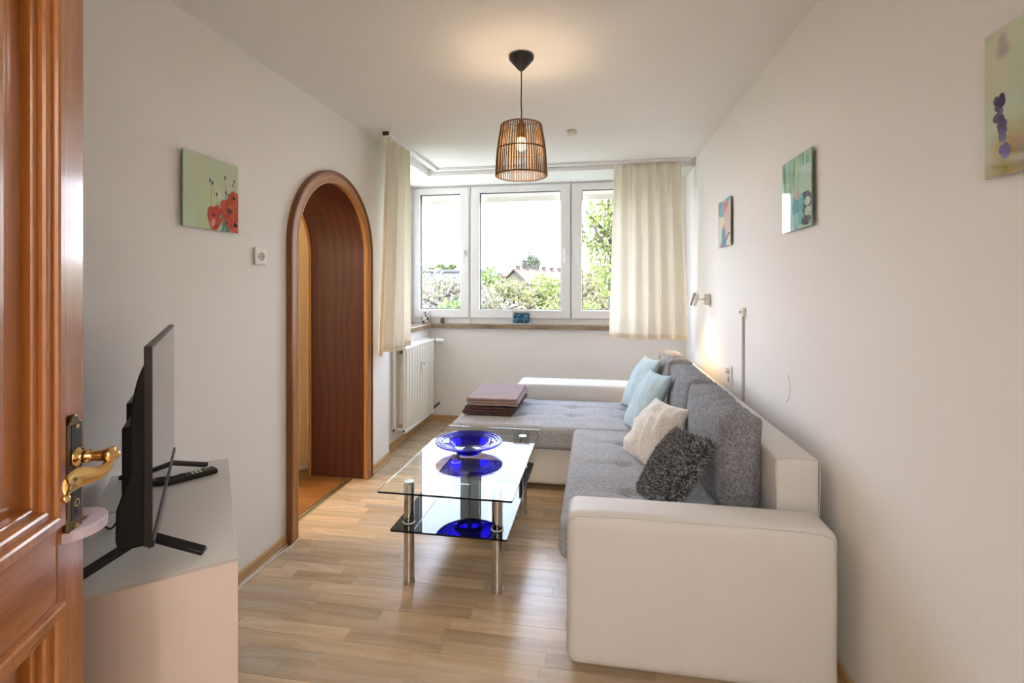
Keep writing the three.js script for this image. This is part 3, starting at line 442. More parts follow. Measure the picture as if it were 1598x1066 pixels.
// ---------------------------------------------------------------- coffee table and bowl
{
  const t = thing('coffee_table', 'glass coffee table with chrome legs and black lower shelf', 'coffee table', [-0.628, 0, -2.488]);
  const slab = (w, d, y, m, name, l) => { const s = new THREE.Shape(); const r = 0.006; s.moveTo(-w / 2 + r, -d / 2); s.lineTo(w / 2 - r, -d / 2); s.lineTo(w / 2, -d / 2 + r); s.lineTo(w / 2, d / 2 - r); s.lineTo(w / 2 - r, d / 2); s.lineTo(-w / 2 + r, d / 2); s.lineTo(-w / 2, d / 2 - r); s.lineTo(-w / 2, -d / 2 + r); s.closePath(); const g = extrude(s, 0.006, 0.001); g.rotateX(-Math.PI / 2); g.translate(0, y + 0.001, 0); part(name, uvm(g), m, t, l); };
  slab(0.586, 1.035, 0.452, M.tableGlass, 'top', 'clear glass top'); slab(0.52, 0.92, 0.262, M.blackGlass, 'shelf', 'glossy black glass shelf');
  for (const sx of [-1, 1]) for (const sz of [-1, 1]) {
    const x = sx * 0.203, z = sz * 0.378, l = part('leg', [cyl(0.0235, 0.0235, [x, 0.018, z], [x, 0.2615, z], 32), cyl(0.0235, 0.0235, [x, 0.2705, z], [x, 0.442, z], 32)], M.chrome, t);
    part('foot', [cyl(0.0265, 0.0265, [x, 0, z], [x, 0.014, z], 32), cyl(0.0255, 0.024, [x, 0.014, z], [x, 0.024, z], 32)], M.steel, l);
    part('ring', new THREE.TorusGeometry(0.0255, 0.0022, 8, 32).rotateX(Math.PI / 2).translate(x, 0.2725, z), M.white, l, 'clear plastic ring');
    part('cap', cyl(0.0225, 0.0225, [x, 0.442, z], [x, 0.4515, z], 32), M.steel, l);
  }
  const R = 0.176, pts = [[0.0, 0.004], [0.055, 0.004], [0.058, 0.0], [0.064, 0.0], [0.068, 0.006], [0.085, 0.018], [0.112, 0.038], [0.123, 0.047]];
  for (let k = 0; k < 3; k++) { const a = 0.126 + k * 0.0165, y = 0.0470 + k * 0.003; pts.push([a, y + 0.003], [a + 0.004, y + 0.0005], [a + 0.008, y - 0.0005], [a + 0.012, y + 0.0005], [a + 0.016, y + 0.003]); }
  pts.push([R, 0.058], [R + 0.001, 0.061], [R - 0.001, 0.0635], [R - 0.006, 0.0635]);
  for (let k = 2; k >= 0; k--) { const a = 0.126 + k * 0.0165, y = 0.0525 + k * 0.003; pts.push([a + 0.016, y + 0.0005], [a + 0.012, y + 0.003], [a + 0.008, y + 0.004], [a + 0.004, y + 0.003], [a, y + 0.0005]); }
  pts.push([0.121, 0.0525], [0.105, 0.043], [0.08, 0.024], [0.06, 0.014], [0.03, 0.011], [0, 0.0105]);
  const b = single('glass_bowl', lathe(pts, 72), M.blueGlass, 'cobalt blue glass bowl with ringed rim on the coffee table', 'bowl'); b.position.set(-0.659, 0.4605, -2.52);
}

// ---------------------------------------------------------------- corner sofa with its cushions
{
  const s = thing('corner_sofa', 'corner sofa in cream leather with grey tufted seats', 'sofa', [0, 0, 0]);
  const at = (o) => o;
  part('base', softBox(-0.095, 0.63, 0.05, 0.288, -1.868, -3.18, { r: 0.012, seg: [8, 6, 8] }), M.leather, s); part('base', softBox(-0.925, 0.63, 0.05, 0.288, -3.182, -3.948, { r: 0.012, seg: [8, 6, 8] }), M.leather, s);
  const armFn = (q, u) => { q.x += 0.004 * noise3(q.y * 5, q.z * 5, 3, 4); };
  const arm = part('armrest', softBox(-0.10, 0.757, 0.035, 0.556, -1.690, -1.867, { r: 0.035, puff: [0, 0.006, 0.005], seg: [40, 24, 16], fn: armFn }), M.leather, s);
  part('piping', tube([[-0.0915, 0.505, -1.695], [-0.087, 0.525, -1.695], [-0.065, 0.545, -1.696], [-0.02, 0.5495, -1.697], [0.33, 0.5515, -1.698], [0.67, 0.5495, -1.697], [0.72, 0.543, -1.696], [0.740, 0.526, -1.695], [0.746, 0.505, -1.695]], 0.0022, 160, 6), M.leather, arm);
  part('armrest', softBox(-0.64, 0.628, 0.05, 0.548, -3.952, -4.25, { r: 0.035, puff: [0, 0.005, 0.004], seg: [40, 20, 16] }), M.leather, s);
  const back = part('backrest', softBox(0.632, 0.776, 0.05, 0.722, -1.885, -4.25, { r: 0.014, puff: [0, 0.002, 0], seg: [10, 20, 40] }), M.leather, s);
  part('piping', tube([[0.635, 0.50, -1.8865], [0.635, 0.716, -1.8865], [0.64, 0.7195, -1.8865], [0.768, 0.7195, -1.8865], [0.773, 0.715, -1.8865], [0.773, 0.50, -1.8865]], 0.0018, 60, 6), M.leather, back);
  const tuft = (list, cx, cz, r = 0.05, depth = 0.022) => (q, u) => {
    if (u[1] < 0.2) return;
    const top = smooth(0.2, 1, u[1]); let d = 0;
    for (const [x, z] of list) { const dx = q.x + cx - x, dz = q.z + cz - z, e = dx * dx + dz * dz; d += depth * Math.exp(-e / (r * r * 0.45)) + depth * 0.35 * Math.exp(-(dz * dz) / 0.0003) * Math.exp(-(dx * dx) / 0.03); }
    q.y -= d * top; q.y += 0.004 * noise3(q.x * 9 + cx, q.z * 9, 2, 6) * top;
  };
  const ts = [[0.153, -2.837], [0.14, -2.502], [0.141, -2.169], [0.44, -2.84], [0.44, -2.5], [0.44, -2.17]];
  const tc = [[-0.527, -3.69], [-0.165, -3.67], [0.2, -3.67], [-0.527, -3.415], [-0.165, -3.424], [0.21, -3.425], [-0.83, -3.69], [-0.83, -3.415]];
  const seat = part('seat', softBox(-0.14, 0.628, 0.288, 0.442, -1.870, -3.128, { r: 0.035, puff: [0, 0.012, 0], seg: [56, 10, 90], fn: tuft(ts, 0.244, -2.499) }), M.greyFabric, s, 'grey tufted seat');
  const chaise = part('seat', softBox(-0.955, 0.628, 0.288, 0.434, -3.132, -3.948, { r: 0.035, puff: [0, 0.010, 0], seg: [110, 10, 56], fn: tuft(tc, -0.1635, -3.54) }), M.greyFabric, s, 'grey tufted chaise seat');
  for (const [x, z] of ts) part('button', new THREE.SphereGeometry(0.009, 10, 8).scale(1, 0.5, 1).translate(x, 0.43, z), M.greyFabric, seat);
  for (const [x, z] of tc) part('button', new THREE.SphereGeometry(0.009, 10, 8).scale(1, 0.5, 1).translate(x, 0.418, z), M.greyFabric, chaise);
  for (const [x, z] of [[-0.06, -1.78], [0.70, -1.78], [-0.06, -3.1], [-0.87, -3.24], [-0.87, -3.88], [0.70, -4.2], [-0.58, -4.2]]) part('foot', cyl(0.022, 0.026, [x, 0, z], [x, 0.052, z], 16), M.black, s);
  // three loose back cushions
  const cush = (z0, z1, h, lean, label, sd) => {
    const w = z0 - z1, o = single('back_cushion', softBox(-0.078, 0.078, 0, h, -w / 2, w / 2, { r: 0.042, puff: [0.046, 0.026, 0.016], seg: [20, 30, 46], fn: (q, u) => {
      const yy = u[1];
      const cr = Math.pow(Math.abs(u[2]), 5) * smooth(0.6, 1, yy) * Math.pow(Math.abs(u[0]), 2); q.y += 0.018 * cr; q.z += 0.010 * cr * u[2]; q.x += 0.008 * cr * Math.sign(u[0]);
      if (u[0] > 0) q.x = Math.min(q.x, 0.078);
      q.x += (u[0] > 0.5 ? 0 : 1) * (0.008 * noise3(q.y * 8, q.z * 7, sd, sd) + 0.005 * Math.sin(q.z * 34 + q.y * 14 + 6 * noise3(q.y * 5, q.z * 3, sd, 3)) * smooth(0.0, 1, yy) * (1 - Math.abs(u[2])));
      q.y += (0.012 * noise3(q.z * 7, q.x * 9, sd, 8) + 0.004 * Math.sin(q.z * 60 + q.x * 25)) * smooth(0.5, 1, yy) * (1 - u[2] * u[2]);
      q.z += 0.010 * noise3(q.y * 9, q.x * 9, sd, 11) * Math.abs(u[2]); } }), M.darkFabric, label, 'cushion', 'loose grey back cushions');
    o.position.set(0.544, 0.452, (z0 + z1) / 2); o.rotation.z = -lean; return o;
  };
  cush(-2.015, -2.685, 0.375, 0.03, 'large grey back cushion beside the black shaggy pillow', 2); cush(-2.725, -3.345, 0.375, 0.04, 'middle large grey back cushion between two others alike', 3); cush(-3.385, -3.92, 0.385, 0.03, 'large grey back cushion under the lit wall lamp', 4);
  // scatter pillows
  const pil = (name, geo, m, label, pos, n, roll) => { const o = single(name, geo, m, label, 'pillow'); o.position.set(...pos); orient(o, n, roll); return o; };
  pil('scatter_pillow', pillowGeo(0.37, 0.42, 0.13, { s: 3 }), M.blueFabric, 'pale blue cotton pillow leaning by the chaise armrest', [0.315, 0.635, -3.66], [-0.86, 0.44, 0.16], 0.05);
  pil('scatter_pillow', pillowGeo(0.37, 0.42, 0.13, { s: 5 }), M.blueFabric, 'pale blue cotton pillow behind the cream plush one', [0.308, 0.614, -3.17], [-0.84, 0.46, 0.18], 0.05);
  pil('scatter_pillow', pillowGeo(0.38, 0.36, 0.15, { s: 7, wrinkle: 0.012, power: 0.5 }), M.creamPlush, 'cream plush pillow with creases between blue and black pillows', [0.295, 0.580, -2.63], [-0.76, 0.58, 0.22], 0.08);
  const dg = pillowGeo(0.29, 0.33, 0.12, { s: 9, pinch: 0.05 }), dp = pil('scatter_pillow', dg, M.shag, 'black and white shaggy pillow in front of grey cushion', [0.315, 0.575, -2.13], [-0.76, 0.60, 0.22], 0.12);
  { // yarn pile of the shaggy pillow
    const tg = new THREE.ConeGeometry(0.0021, 0.02, 4, 2); tg.translate(0, 0.008, 0); { const p = tg.attributes.position; for (let i = 0; i < p.count; i++) p.setX(i, p.getX(i) + 14 * Math.pow(Math.max(0, p.getY(i)), 2)); } tg.computeVertexNormals();
    const N = 16000, im = new THREE.InstancedMesh(tg, M.shagTuft, N), P = dg.attributes.position, Nn = dg.attributes.normal, tri = P.count / 3, o = new THREE.Object3D(), col = new THREE.Color();
    for (let k = 0; k < N; k++) {
      const f = Math.floor(rnd() * tri) * 3; let a = rnd(), b = rnd(); if (a + b > 1) { a = 1 - a; b = 1 - b; } const c = 1 - a - b, v = new THREE.Vector3(), n = new THREE.Vector3();
      for (const [w, q] of [[a, 0], [b, 1], [c, 2]]) { v.x += w * P.getX(f + q); v.y += w * P.getY(f + q); v.z += w * P.getZ(f + q); n.x += w * Nn.getX(f + q); n.y += w * Nn.getY(f + q); n.z += w * Nn.getZ(f + q); }
      n.normalize(); n.x += rr(-0.7, 0.7); n.y += rr(-0.7, 0.7); n.z += rr(-0.3, 0.3);
      o.position.copy(v); o.quaternion.setFromUnitVectors(new THREE.Vector3(0, 1, 0), n.normalize()); o.rotateY(rr(0, 6.3)); o.scale.setScalar(rr(0.7, 1.2)); o.updateMatrix(); im.setMatrixAt(k, o.matrix);
      const g = rnd() < 0.42 ? rr(0.35, 0.65) : rr(0.03, 0.09); col.setRGB(g, g * 1.02, g * 1.06); im.setColorAt(k, col);
    }
    im.name = 'pile'; im.userData.kind = 'stuff'; im.castShadow = im.receiveShadow = true; dp.add(im);
  }
  // folded blankets on the chaise
  const fold = (x0, x1, z0, z1, y, m, label, skew, mirror) => {   // cloth folded in three: the turns show at the front
    const w = x1 - x0, d = z0 - z1, th = 0.0145, pitch = 0.0175, c = [], hw = w / 2 - 0.012;
    for (let k = 0; k < 3; k++) {
      const sg = k % 2 ? -1 : 1, yy = th / 2 + k * pitch, e = [0.004, -0.002, 0.003][k];
      for (let i = 0; i <= 10; i++) c.push([sg * lerp(-hw, hw, i / 10) + e, yy + 0.0012 * Math.sin(i * 1.7 + k)]);
      if (k < 2) for (let i = 1; i < 8; i++) { const a = -Math.PI / 2 + i / 8 * Math.PI; c.push([sg * (hw + Math.cos(a) * pitch / 2) + e, yy + pitch / 2 + Math.sin(a) * pitch / 2]); }
    }
    const L = [], R = []; c.forEach((p, i) => { const a = c[Math.max(0, i - 1)], b = c[Math.min(c.length - 1, i + 1)], l = Math.hypot(b[0] - a[0], b[1] - a[1]), nx = -(b[1] - a[1]) / l * th / 2, ny = (b[0] - a[0]) / l * th / 2; L.push([p[0] + nx, p[1] + ny]); R.unshift([p[0] - nx, p[1] - ny]); });
    const g = new THREE.ExtrudeGeometry(poly([...L, ...R]), { depth: d - 0.01, steps: 16, bevelEnabled: true, bevelThickness: 0.005, bevelSize: 0.004, bevelOffset: -0.004, bevelSegments: 3 }); g.translate(0, 0, -d / 2 + 0.005);
    if (mirror) g.rotateY(Math.PI);
    const p = g.attributes.position; for (let i = 0; i < p.count; i++) { const n = noise3(p.getX(i) * 6, p.getZ(i) * 6, mirror ? 3 : 1, 5); p.setY(i, p.getY(i) + (0.5 + 0.5 * n) * 0.005 * smooth(0.005, 0.05, p.getY(i))); p.setX(i, p.getX(i) + 0.003 * noise3(p.getZ(i) * 8, p.getY(i) * 30, 2, 6)); }
    smoothNormalsSoft(g); uvm(g, 'z');
    const o = single('folded_blanket', g, m, label, 'blanket'); o.position.set((x0 + x1) / 2, y, (z0 + z1) / 2); o.rotation.y = skew; return o;
  };
  function smoothNormalsSoft(g) { g.computeVertexNormals(); return g; }
  fold(-0.905, -0.545, -3.32, -3.83, 0.447, M.blanketLow, 'dark brown folded fleece blanket underneath the mauve one', -0.03, true);
  fold(-0.892, -0.535, -3.325, -3.85, 0.5085, M.blanketTop, 'mauve folded fleece blanket on top of the chaise stack', 0.02, false);
}

// ---------------------------------------------------------------- pendant lamp
{
  const x = -0.34, z = -2.25, t = thing('pendant_lamp', 'pendant lamp with brown slatted rope shade and lit bulb', 'lamp', [x, 0, z]);
  const can = new THREE.Group(); can.name = 'canopy'; t.add(can);
  part('cone', lathe([[0, 2.398], [0.05, 2.398], [0.0575, 2.392], [0.058, 2.386], [0.055, 2.380], [0.012, 2.332], [0.006, 2.328], [0, 2.328]], 40), M.black, can);
  part('cord', tube([[0, 2.33, 0], [0.0005, 2.26, 0], [-0.001, 2.18, 0.0], [0.0008, 2.14, 0], [0, 2.10, 0]], 0.0028, 30, 8), M.black, t);
  part('socket', [cyl(0.008, 0.010, [0, 2.10, 0], [0, 2.085, 0]), cyl(0.019, 0.019, [0, 2.085, 0], [0, 2.02, 0])], M.rope, t);
  const sh = new THREE.Group(); sh.name = 'shade'; t.add(sh);
  const rad = (y) => lerp(0.118, 0.093, (y - 1.845) / (2.075 - 1.845)) + 0.006 * Math.sin(Math.PI * (y - 1.845) / 0.23);
  for (const y of [1.845, 1.963, 2.075]) part('ring', new THREE.TorusGeometry(rad(y), 0.0034, 8, 64).rotateX(Math.PI / 2).translate(0, y, 0), M.rope, sh);
  part('spider', [0, 1, 2].map((k) => { const a = k * 2.094 + 0.4; return cyl(0.0022, 0.0022, [0.015 * Math.cos(a), 2.07, 0.015 * Math.sin(a)], [rad(2.075) * Math.cos(a), 2.075, rad(2.075) * Math.sin(a)], 8); }), M.rope, sh);
  const N = 62;
  for (let k = 0; k < N; k++) { const a = (k + rr(-0.18, 0.18)) / N * Math.PI * 2, pts = [1.842, 1.90, 1.963, 2.02, 2.077].map((y) => [rad(y) * Math.cos(a), y, rad(y) * Math.sin(a)]); part('rope_rod', tube(pts, 0.0027, 6, 6), M.rope, sh); }
  const bulb = new THREE.SphereGeometry(0.026, 20, 16).scale(1, 1.25, 1).translate(0, 1.99, 0);
  part('bulb', bulb, new THREE.MeshStandardMaterial({ color: 0xffffff, emissive: lin(1, 0.62, 0.28), emissiveIntensity: 4, name: 'bulb_glow' }), t, 'glowing warm bulb');
  const l = new THREE.PointLight(lin(1, 0.74, 0.48), 0.33); l.position.set(x, 1.99, z); l.castShadow = true; l.shadow.radius = 2.5; scene.add(l);
}
{ const o = single('smoke_detector', lathe([[0, 0], [0.026, 0], [0.031, 0.004], [0.033, 0.012], [0.033, 0.030], [0, 0.030]], 36), M.ivory, 'small round white smoke detector on the ceiling', 'smoke detector'); o.position.set(-0.164, 2.3695, -3.39); }
{ // wall spot
  const t = thing('wall_lamp', 'lit chrome spot lamp on the wall by the curtain', 'lamp', [XR, 1.24, -3.78]);
  part('mount', rbox(-0.028, -0.001, -0.04, 0.04, -0.04, 0.04, 0.003), M.steel, t); part('arm', cyl(0.0045, 0.0045, [-0.028, 0, 0], [-0.085, 0.002, 0.01], 12), M.chrome, t);
  const hd = lathe([[0.0, 0.052], [0.014, 0.050], [0.022, 0.042], [0.026, 0.02], [0.028, -0.045], [0.026, -0.046], [0.024, 0.02], [0.012, 0.045], [0, 0.047]], 32); hd.rotateZ(-0.30); hd.translate(-0.108, -0.002, 0.012); part('head', hd, M.chrome, t); part('lever', cyl(0.003, 0.003, [-0.09, 0.05, 0.012], [-0.085, 0.075, 0.012], 8), M.steel, t);
  const b = new THREE.CylinderGeometry(0.021, 0.021, 0.012, 24); b.translate(0, -0.03, 0); b.rotateZ(-0.30); b.translate(-0.108, -0.002, 0.012);
  part('bulb', b, new THREE.MeshStandardMaterial({ color: 0xffffff, emissive: lin(1, 0.55, 0.22), emissiveIntensity: 5, name: 'spot_bulb_glow' }), t, 'glowing warm bulb');
  const l = new THREE.SpotLight(lin(1, 0.62, 0.30), 1.0, 0, 1.05, 1.0); l.position.set(XR - 0.108 - 0.014, 1.24 - 0.047, -3.768); l.target.position.set(XR - 0.10, 0.5, -3.76); l.castShadow = true; scene.add(l, l.target);
}
// ---------------------------------------------------------------- radiator
{
  const t = thing('radiator', 'cream double panel radiator hanging in the niche', 'radiator', [0, 0, 0]);
  const z0 = -3.79, z1 = -4.51, y0 = 0.137, y1 = 0.838;
  const fp = new THREE.Group(); fp.name = 'front_panel'; t.add(fp);
  part('plate', rbox(-1.548, -1.528, y0, y1, z1, z0, 0.006, 'y', 3), M.enamel, fp);
  const n = 11, w = (z0 - z1 - 0.03) / n; for (let k = 0; k < n; k++) part('rib', rbox(-1.532, -1.519, y0 + 0.035, y1 - 0.035, z0 - 0.015 - k * w - 0.005, z0 - 0.015 - (k + 1) * w + 0.005, 0.005), M.enamel, fp);
  part('header', rbox(-1.549, -1.518, y1 - 0.03, y1, z1, z0, 0.008), M.enamel, fp); part('header', rbox(-1.549, -1.518, y0, y0 + 0.03, z1, z0, 0.008), M.enamel, fp);
  part('back_panel', rbox(-1.632, -1.602, y0 + 0.01, y1 - 0.005, z1, z0 + 0.012, 0.006), M.enamel, t);
  for (let k = 0; k < 9; k++) part('fin', box(-1.602, -1.549, y0 + 0.06, y1 - 0.06, z0 - 0.06 - k * 0.075, z0 - 0.064 - k * 0.075), M.enamel, t);
  part('top_grille', rbox(-1.628, -1.552, y1 - 0.012, y1 + 0.002, z1 + 0.01, z0 - 0.01, 0.003, 'z'), M.enamel, t);
  for (const x of [-1.617, -1.534]) { const p = part('plug', cyl(0.016, 0.016, [x, y0 + 0.028, z0 + 0.012], [x, y0 + 0.028, z0 - 0.01], 18), M.enamel, t); part('plug_core', cyl(0.009, 0.009, [x, y0 + 0.028, z0 + 0.012], [x, y0 + 0.028, z0 + 0.0165], 8), M.rubber, p); }
  part('connector', cyl(0.012, 0.012, [-1.60, y0 + 0.028, z0 - 0.03], [-1.55, y0 + 0.028, z0 - 0.03], 12), M.enamel, t); part('vent', [cyl(0.008, 0.008, [-1.534, y1 + 0.0, z0 - 0.02], [-1.534, y1 + 0.012, z0 - 0.02], 12)], M.chrome, t);
  const v = part('valve', [cyl(0.012, 0.012, [-1.534, y1 - 0.03, z1], [-1.534, y1 - 0.03, z1 - 0.05], 14), cyl(0.010, 0.010, [-1.534, y1 - 0.03, z1 - 0.04], [-1.62, y1 - 0.03, z1 - 0.04], 14)], M.chrome, t);
  part('thermostat', cyl(0.024, 0.021, [-1.52, y1 - 0.028, z1 - 0.045], [-1.445, y1 - 0.028, z1 - 0.055], 20), M.white, v, 'white thermostat head');
  part('return_valve', [cyl(0.014, 0.014, [-1.534, y0 + 0.04, z1], [-1.534, y0 + 0.04, z1 - 0.045], 14), cyl(0.010, 0.010, [-1.534, y0 + 0.04, z1 - 0.04], [-1.534, y0 + 0.04, ZB + 0.001], 14)], M.rubber, t);
  const hm = part('heat_meter', rbox(-1.520, -1.497, 0.577, 0.675, -4.172, -4.140, 0.004), M.white, t, 'white heat cost meter'); part('display', box(-1.4975, -1.496, 0.645, 0.662, -4.166, -4.146), M.rubber, hm);
}
// ---------------------------------------------------------------- curtains and rail
function curtainGeo(n, m, f) { const g = new THREE.PlaneGeometry(1, 1, n, m), p = g.attributes.position, uv = g.attributes.uv; for (let i = 0; i < p.count; i++) { const s = p.getX(i) + 0.5, t = p.getY(i) + 0.5, q = f(s, t); p.setXYZ(i, q[0], q[1], q[2]); uv.setXY(i, s * 1.2, t * 1.6); } g.computeVertexNormals(); return g; }
{
  const wave = (s, k, a) => Math.sin(s * k * 6.283 + 0.7 * Math.sin(s * 7 + a)) ;
  const c1 = thing('curtain', 'cream curtain gathered in front of the radiator niche', 'curtain', [0, 0, 0]);
  const f1 = (s, t) => { const zt = lerp(-3.20, -3.60, s), zb = lerp(-3.06, -3.645, s), k = Math.pow(1 - t, 0.8), a = lerp(0.022, 0.040, k); return [-1.425 + a * wave(s, 3.5, 1) + 0.014 * wave(s, 8, 3) * t - 0.01 * k, lerp(0.872 + 0.012 * Math.sin(s * 9), 2.362, t), lerp(zt, zb, k) + 0.012 * wave(s, 3.5, 2.4)]; };
  part('cloth', curtainGeo(120, 50, (s, t) => f1(s, lerp(0.02, 1, t))), M.curtain, c1); part('hem', curtainGeo(120, 3, (s, t) => { const q = f1(s, t * 0.026); return [q[0] + 0.001, q[1], q[2]]; }), M.hem, c1);
  const c2 = thing('curtain', 'cream curtain hanging beside the window at the picture wall', 'curtain', [0, 0, 0]);
  const f2 = (s, t) => { const k = 1 - t, a = lerp(0.018, 0.034, k); return [lerp(lerp(0.145, 0.105, k), lerp(0.70, 0.765, k), s) + 0.012 * wave(s, 5.5, 0.6), lerp(0.892 + 0.006 * Math.sin(s * 11), 2.362, t), -4.265 + a * wave(s, 5.5, 2) + 0.012 * wave(s, 11, 1) * t]; };
  part('cloth', curtainGeo(160, 50, (s, t) => f2(s, lerp(0.02, 1, t))), M.curtain, c2); part('hem', curtainGeo(160, 3, (s, t) => { const q = f2(s, t * 0.026); return [q[0], q[1], q[2] + 0.001]; }), M.hem, c2);
  const r = thing('curtain_rail', 'white ceiling curtain rail turning the corner before the window', 'curtain rail', [0, 0, 0]);
  part('track', [rbox(-1.445, -1.405, 2.376, 2.3995, -4.245, -3.20, 0.003), rbox(-1.445, 0.76, 2.376, 2.3995, -4.285, -4.245, 0.003, 'x')], M.white, r); part('end_cap', rbox(-1.447, -1.403, 2.374, 2.399, -3.20, -3.185, 0.003), std({ color: lin(0.09, 0.05, 0.035), roughness: 0.5 }), r, 'brown end cap'); part('end_cap', rbox(0.76, 0.772, 2.374, 2.399, -4.287, -4.243, 0.003), M.white, r);
  for (let k = 0; k < 9; k++) part('glider', cyl(0.003, 0.003, [-1.425, 2.3635, -3.22 - k * 0.046], [-1.425, 2.377, -3.22 - k * 0.046], 8), M.white, r);
  for (let k = 0; k < 12; k++) part('glider', cyl(0.003, 0.003, [0.16 + k * 0.048, 2.3635, -4.265], [0.16 + k * 0.048, 2.377, -4.265], 8), M.white, r);
  const c3 = thing('curtain', 'beige floor-length curtain hanging beyond the archway', 'curtain', [0, 0, 0]);
  part('cloth', curtainGeo(90, 30, (s, t) => [-2.13 + 0.035 * wave(s, 5, 1.5), lerp(0.02, 2.3, t), lerp(-2.86, -3.42, s)]), M.archCurtain, c3);
  single('curtain_rod', cyl(0.011, 0.011, [-2.13, 2.31, -2.2], [-2.13, 2.31, -3.448], 16), M.steel, 'steel curtain rod across the archway in side room', 'curtain rod');
}
// lamps out of sight: the side room's, and one added in the hallway as fill
{
  const globe = (name, label, x, y, z, m, I, c) => { const t = thing(name, label, 'lamp', [x, y, z]); part('globe', new THREE.SphereGeometry(0.12, 24, 18).translate(0, -0.13, 0), new THREE.MeshStandardMaterial({ color: 0xffffff, emissive: c, emissiveIntensity: 2.5, name: m }), t); part('fixing', cyl(0.05, 0.06, [0, -0.02, 0], [0, 0, 0], 24), M.white, t); const l = new THREE.PointLight(c, I); l.position.set(x, y - 0.13, z); l.castShadow = true; l.shadow.radius = 6; scene.add(l); };
  globe('ceiling_lamp', 'round opal ceiling lamp in the room beyond the archway', -2.9, HC, -2.3, 'lamp_glow_side', 5.5, lin(1, 0.78, 0.52));
  globe('ceiling_lamp', 'unseen opal fill lamp added in the hallway outside the door', 0.1, HC, 1.3, 'added_hall_fill_glow', 4.6, lin(1, 0.93, 0.86));
}
// ---------------------------------------------------------------- pictures
const rs = (s) => { let q = s; return () => { q = (q * 1664525 + 1013904223) >>> 0; return q / 4294967296; }; };
const blob = (c, x, y, rx, ry, col, rot = 0, al = 1) => { c.save(); c.globalAlpha = al; c.translate(x, y); c.rotate(rot); c.beginPath(); c.ellipse(0, 0, rx, ry, 0, 0, 6.3); c.fillStyle = col; c.fill(); c.restore(); };
function soft(c, x, y, r, col, al) { for (let k = 8; k > 0; k--) blob(c, x, y, r * k / 8, r * k / 8, col, 0, al / 8); }
function glassPicture(label, draw, x, y, z, turn) {
  const t = thing('wall_picture', label, 'picture', [x, y, z], turn, 'square frameless glass pictures');
  const m = std({ map: canvasTex(384, 384, draw), roughness: 0.03, ior: 1.55, name: 'glass_print' });
  const side = std({ color: lin(0.25, 0.36, 0.32), roughness: 0.1 });
  const g = new THREE.BoxGeometry(0.295, 0.295, 0.005); g.translate(0, 0, 0.0145); const o = new THREE.Mesh(g, [side, side, side, side, m, side]); o.name = 'glass_panel'; o.castShadow = o.receiveShadow = true; t.add(o);
  part('spacer', box(-0.06, 0.06, -0.06, 0.06, 0.0005, 0.0118), M.white, t);
}
glassPicture('glass picture of red poppies on pale green', (c, W, H) => {
  const R = rs(5); c.fillStyle = '#c3d3bc'; c.fillRect(0, 0, W, H);
  for (let k = 0; k < 60; k++) soft(c, R() * W, R() * H, 60 + R() * 80, ['#b4cdaa', '#d3dfc6', '#bcd4a4', '#c8d6c4', '#aed08c'][k % 5], 0.22);
  soft(c, 150, 350, 90, '#a8cf7c', 0.6); soft(c, 230, 190, 40, '#e4e8dc', 0.7);
  c.strokeStyle = '#4f7f72'; const stem = (x0, y0, x1, y1, w = 2) => { c.lineWidth = w; c.beginPath(); c.moveTo(x0, y0); c.quadraticCurveTo((x0 + x1) / 2 + 6, (y0 + y1) / 2, x1, y1); c.stroke(); };
  for (const [x, y, xb, yb] of [[175, 130, 185, 280], [192, 140, 205, 210], [222, 195, 232, 290], [283, 92, 286, 225], [352, 100, 350, 180], [290, 175, 287, 220], [308, 188, 312, 230]]) { stem(x, y, xb, yb); blob(c, x, y - 6, 6, 11, '#2f5f68', 0.1); blob(c, x + 1, y - 12, 4, 3, '#1d3d4a'); }
  blob(c, 340, 118, 5, 9, '#3c6f74');
  for (let k = 0; k < 26; k++) stem(250 + R() * 130, 384, 250 + R() * 130, 280 + R() * 40, 2 + R() * 4);
  for (let k = 0; k < 14; k++) blob(c, 255 + R() * 125, 340 + R() * 40, 4 + R() * 5, 16 + R() * 16, ['#2c6e5e', '#68a181', '#3f8a6a'][k % 3], R() - 0.5, 0.8);
  const poppy = (x, y, s, rot) => { for (let k = 0; k < 6; k++) { const a = rot + k * 1.05; blob(c, x + Math.cos(a) * s * 0.42, y + Math.sin(a) * s * 0.36, s * 0.56, s * 0.46, ['#c4473a', '#d05a46', '#b83c33', '#cb5041'][k % 4], a, 0.95); } for (let k = 0; k < 30; k++) { const a = R() * 6.3, d = R() * s * 0.8; blob(c, x + Math.cos(a) * d, y + Math.sin(a) * d * 0.8, s * 0.1, s * 0.03, k % 2 ? '#e0796a' : '#9c2d29', a, 0.5); } blob(c, x, y, s * 0.2, s * 0.15, '#241c26'); for (let k = 0; k < 16; k++) { const a = R() * 6.3; blob(c, x + Math.cos(a) * s * 0.24, y + Math.sin(a) * s * 0.2, 2.4, 2.4, '#2b2230'); } };
  poppy(350, 190, 44, 0.2); poppy(372, 245, 40, 1); poppy(315, 266, 80, 0.6); poppy(362, 340, 62, 1.4); poppy(300, 335, 22, 0.3);
  const bud = [[196, 318, 38, 60, -0.3], [214, 296, 28, 52, 0.4], [234, 322, 30, 52, 0.5], [205, 354, 34, 32, 0]]; for (const [x, y, a, b, r] of bud) blob(c, x, y, a, b, '#bf4438', r, 0.95); blob(c, 196, 345, 14, 26, '#e3a9a0', 0.3, 0.8); blob(c, 200, 305, 9, 7, '#2a2028'); blob(c, 253, 305, 9, 15, '#6fa287', 0.6); soft(c, 215, 365, 12, '#5a1a1c', 0.8);
}, XL, 1.714, -1.79, Math.PI / 2);
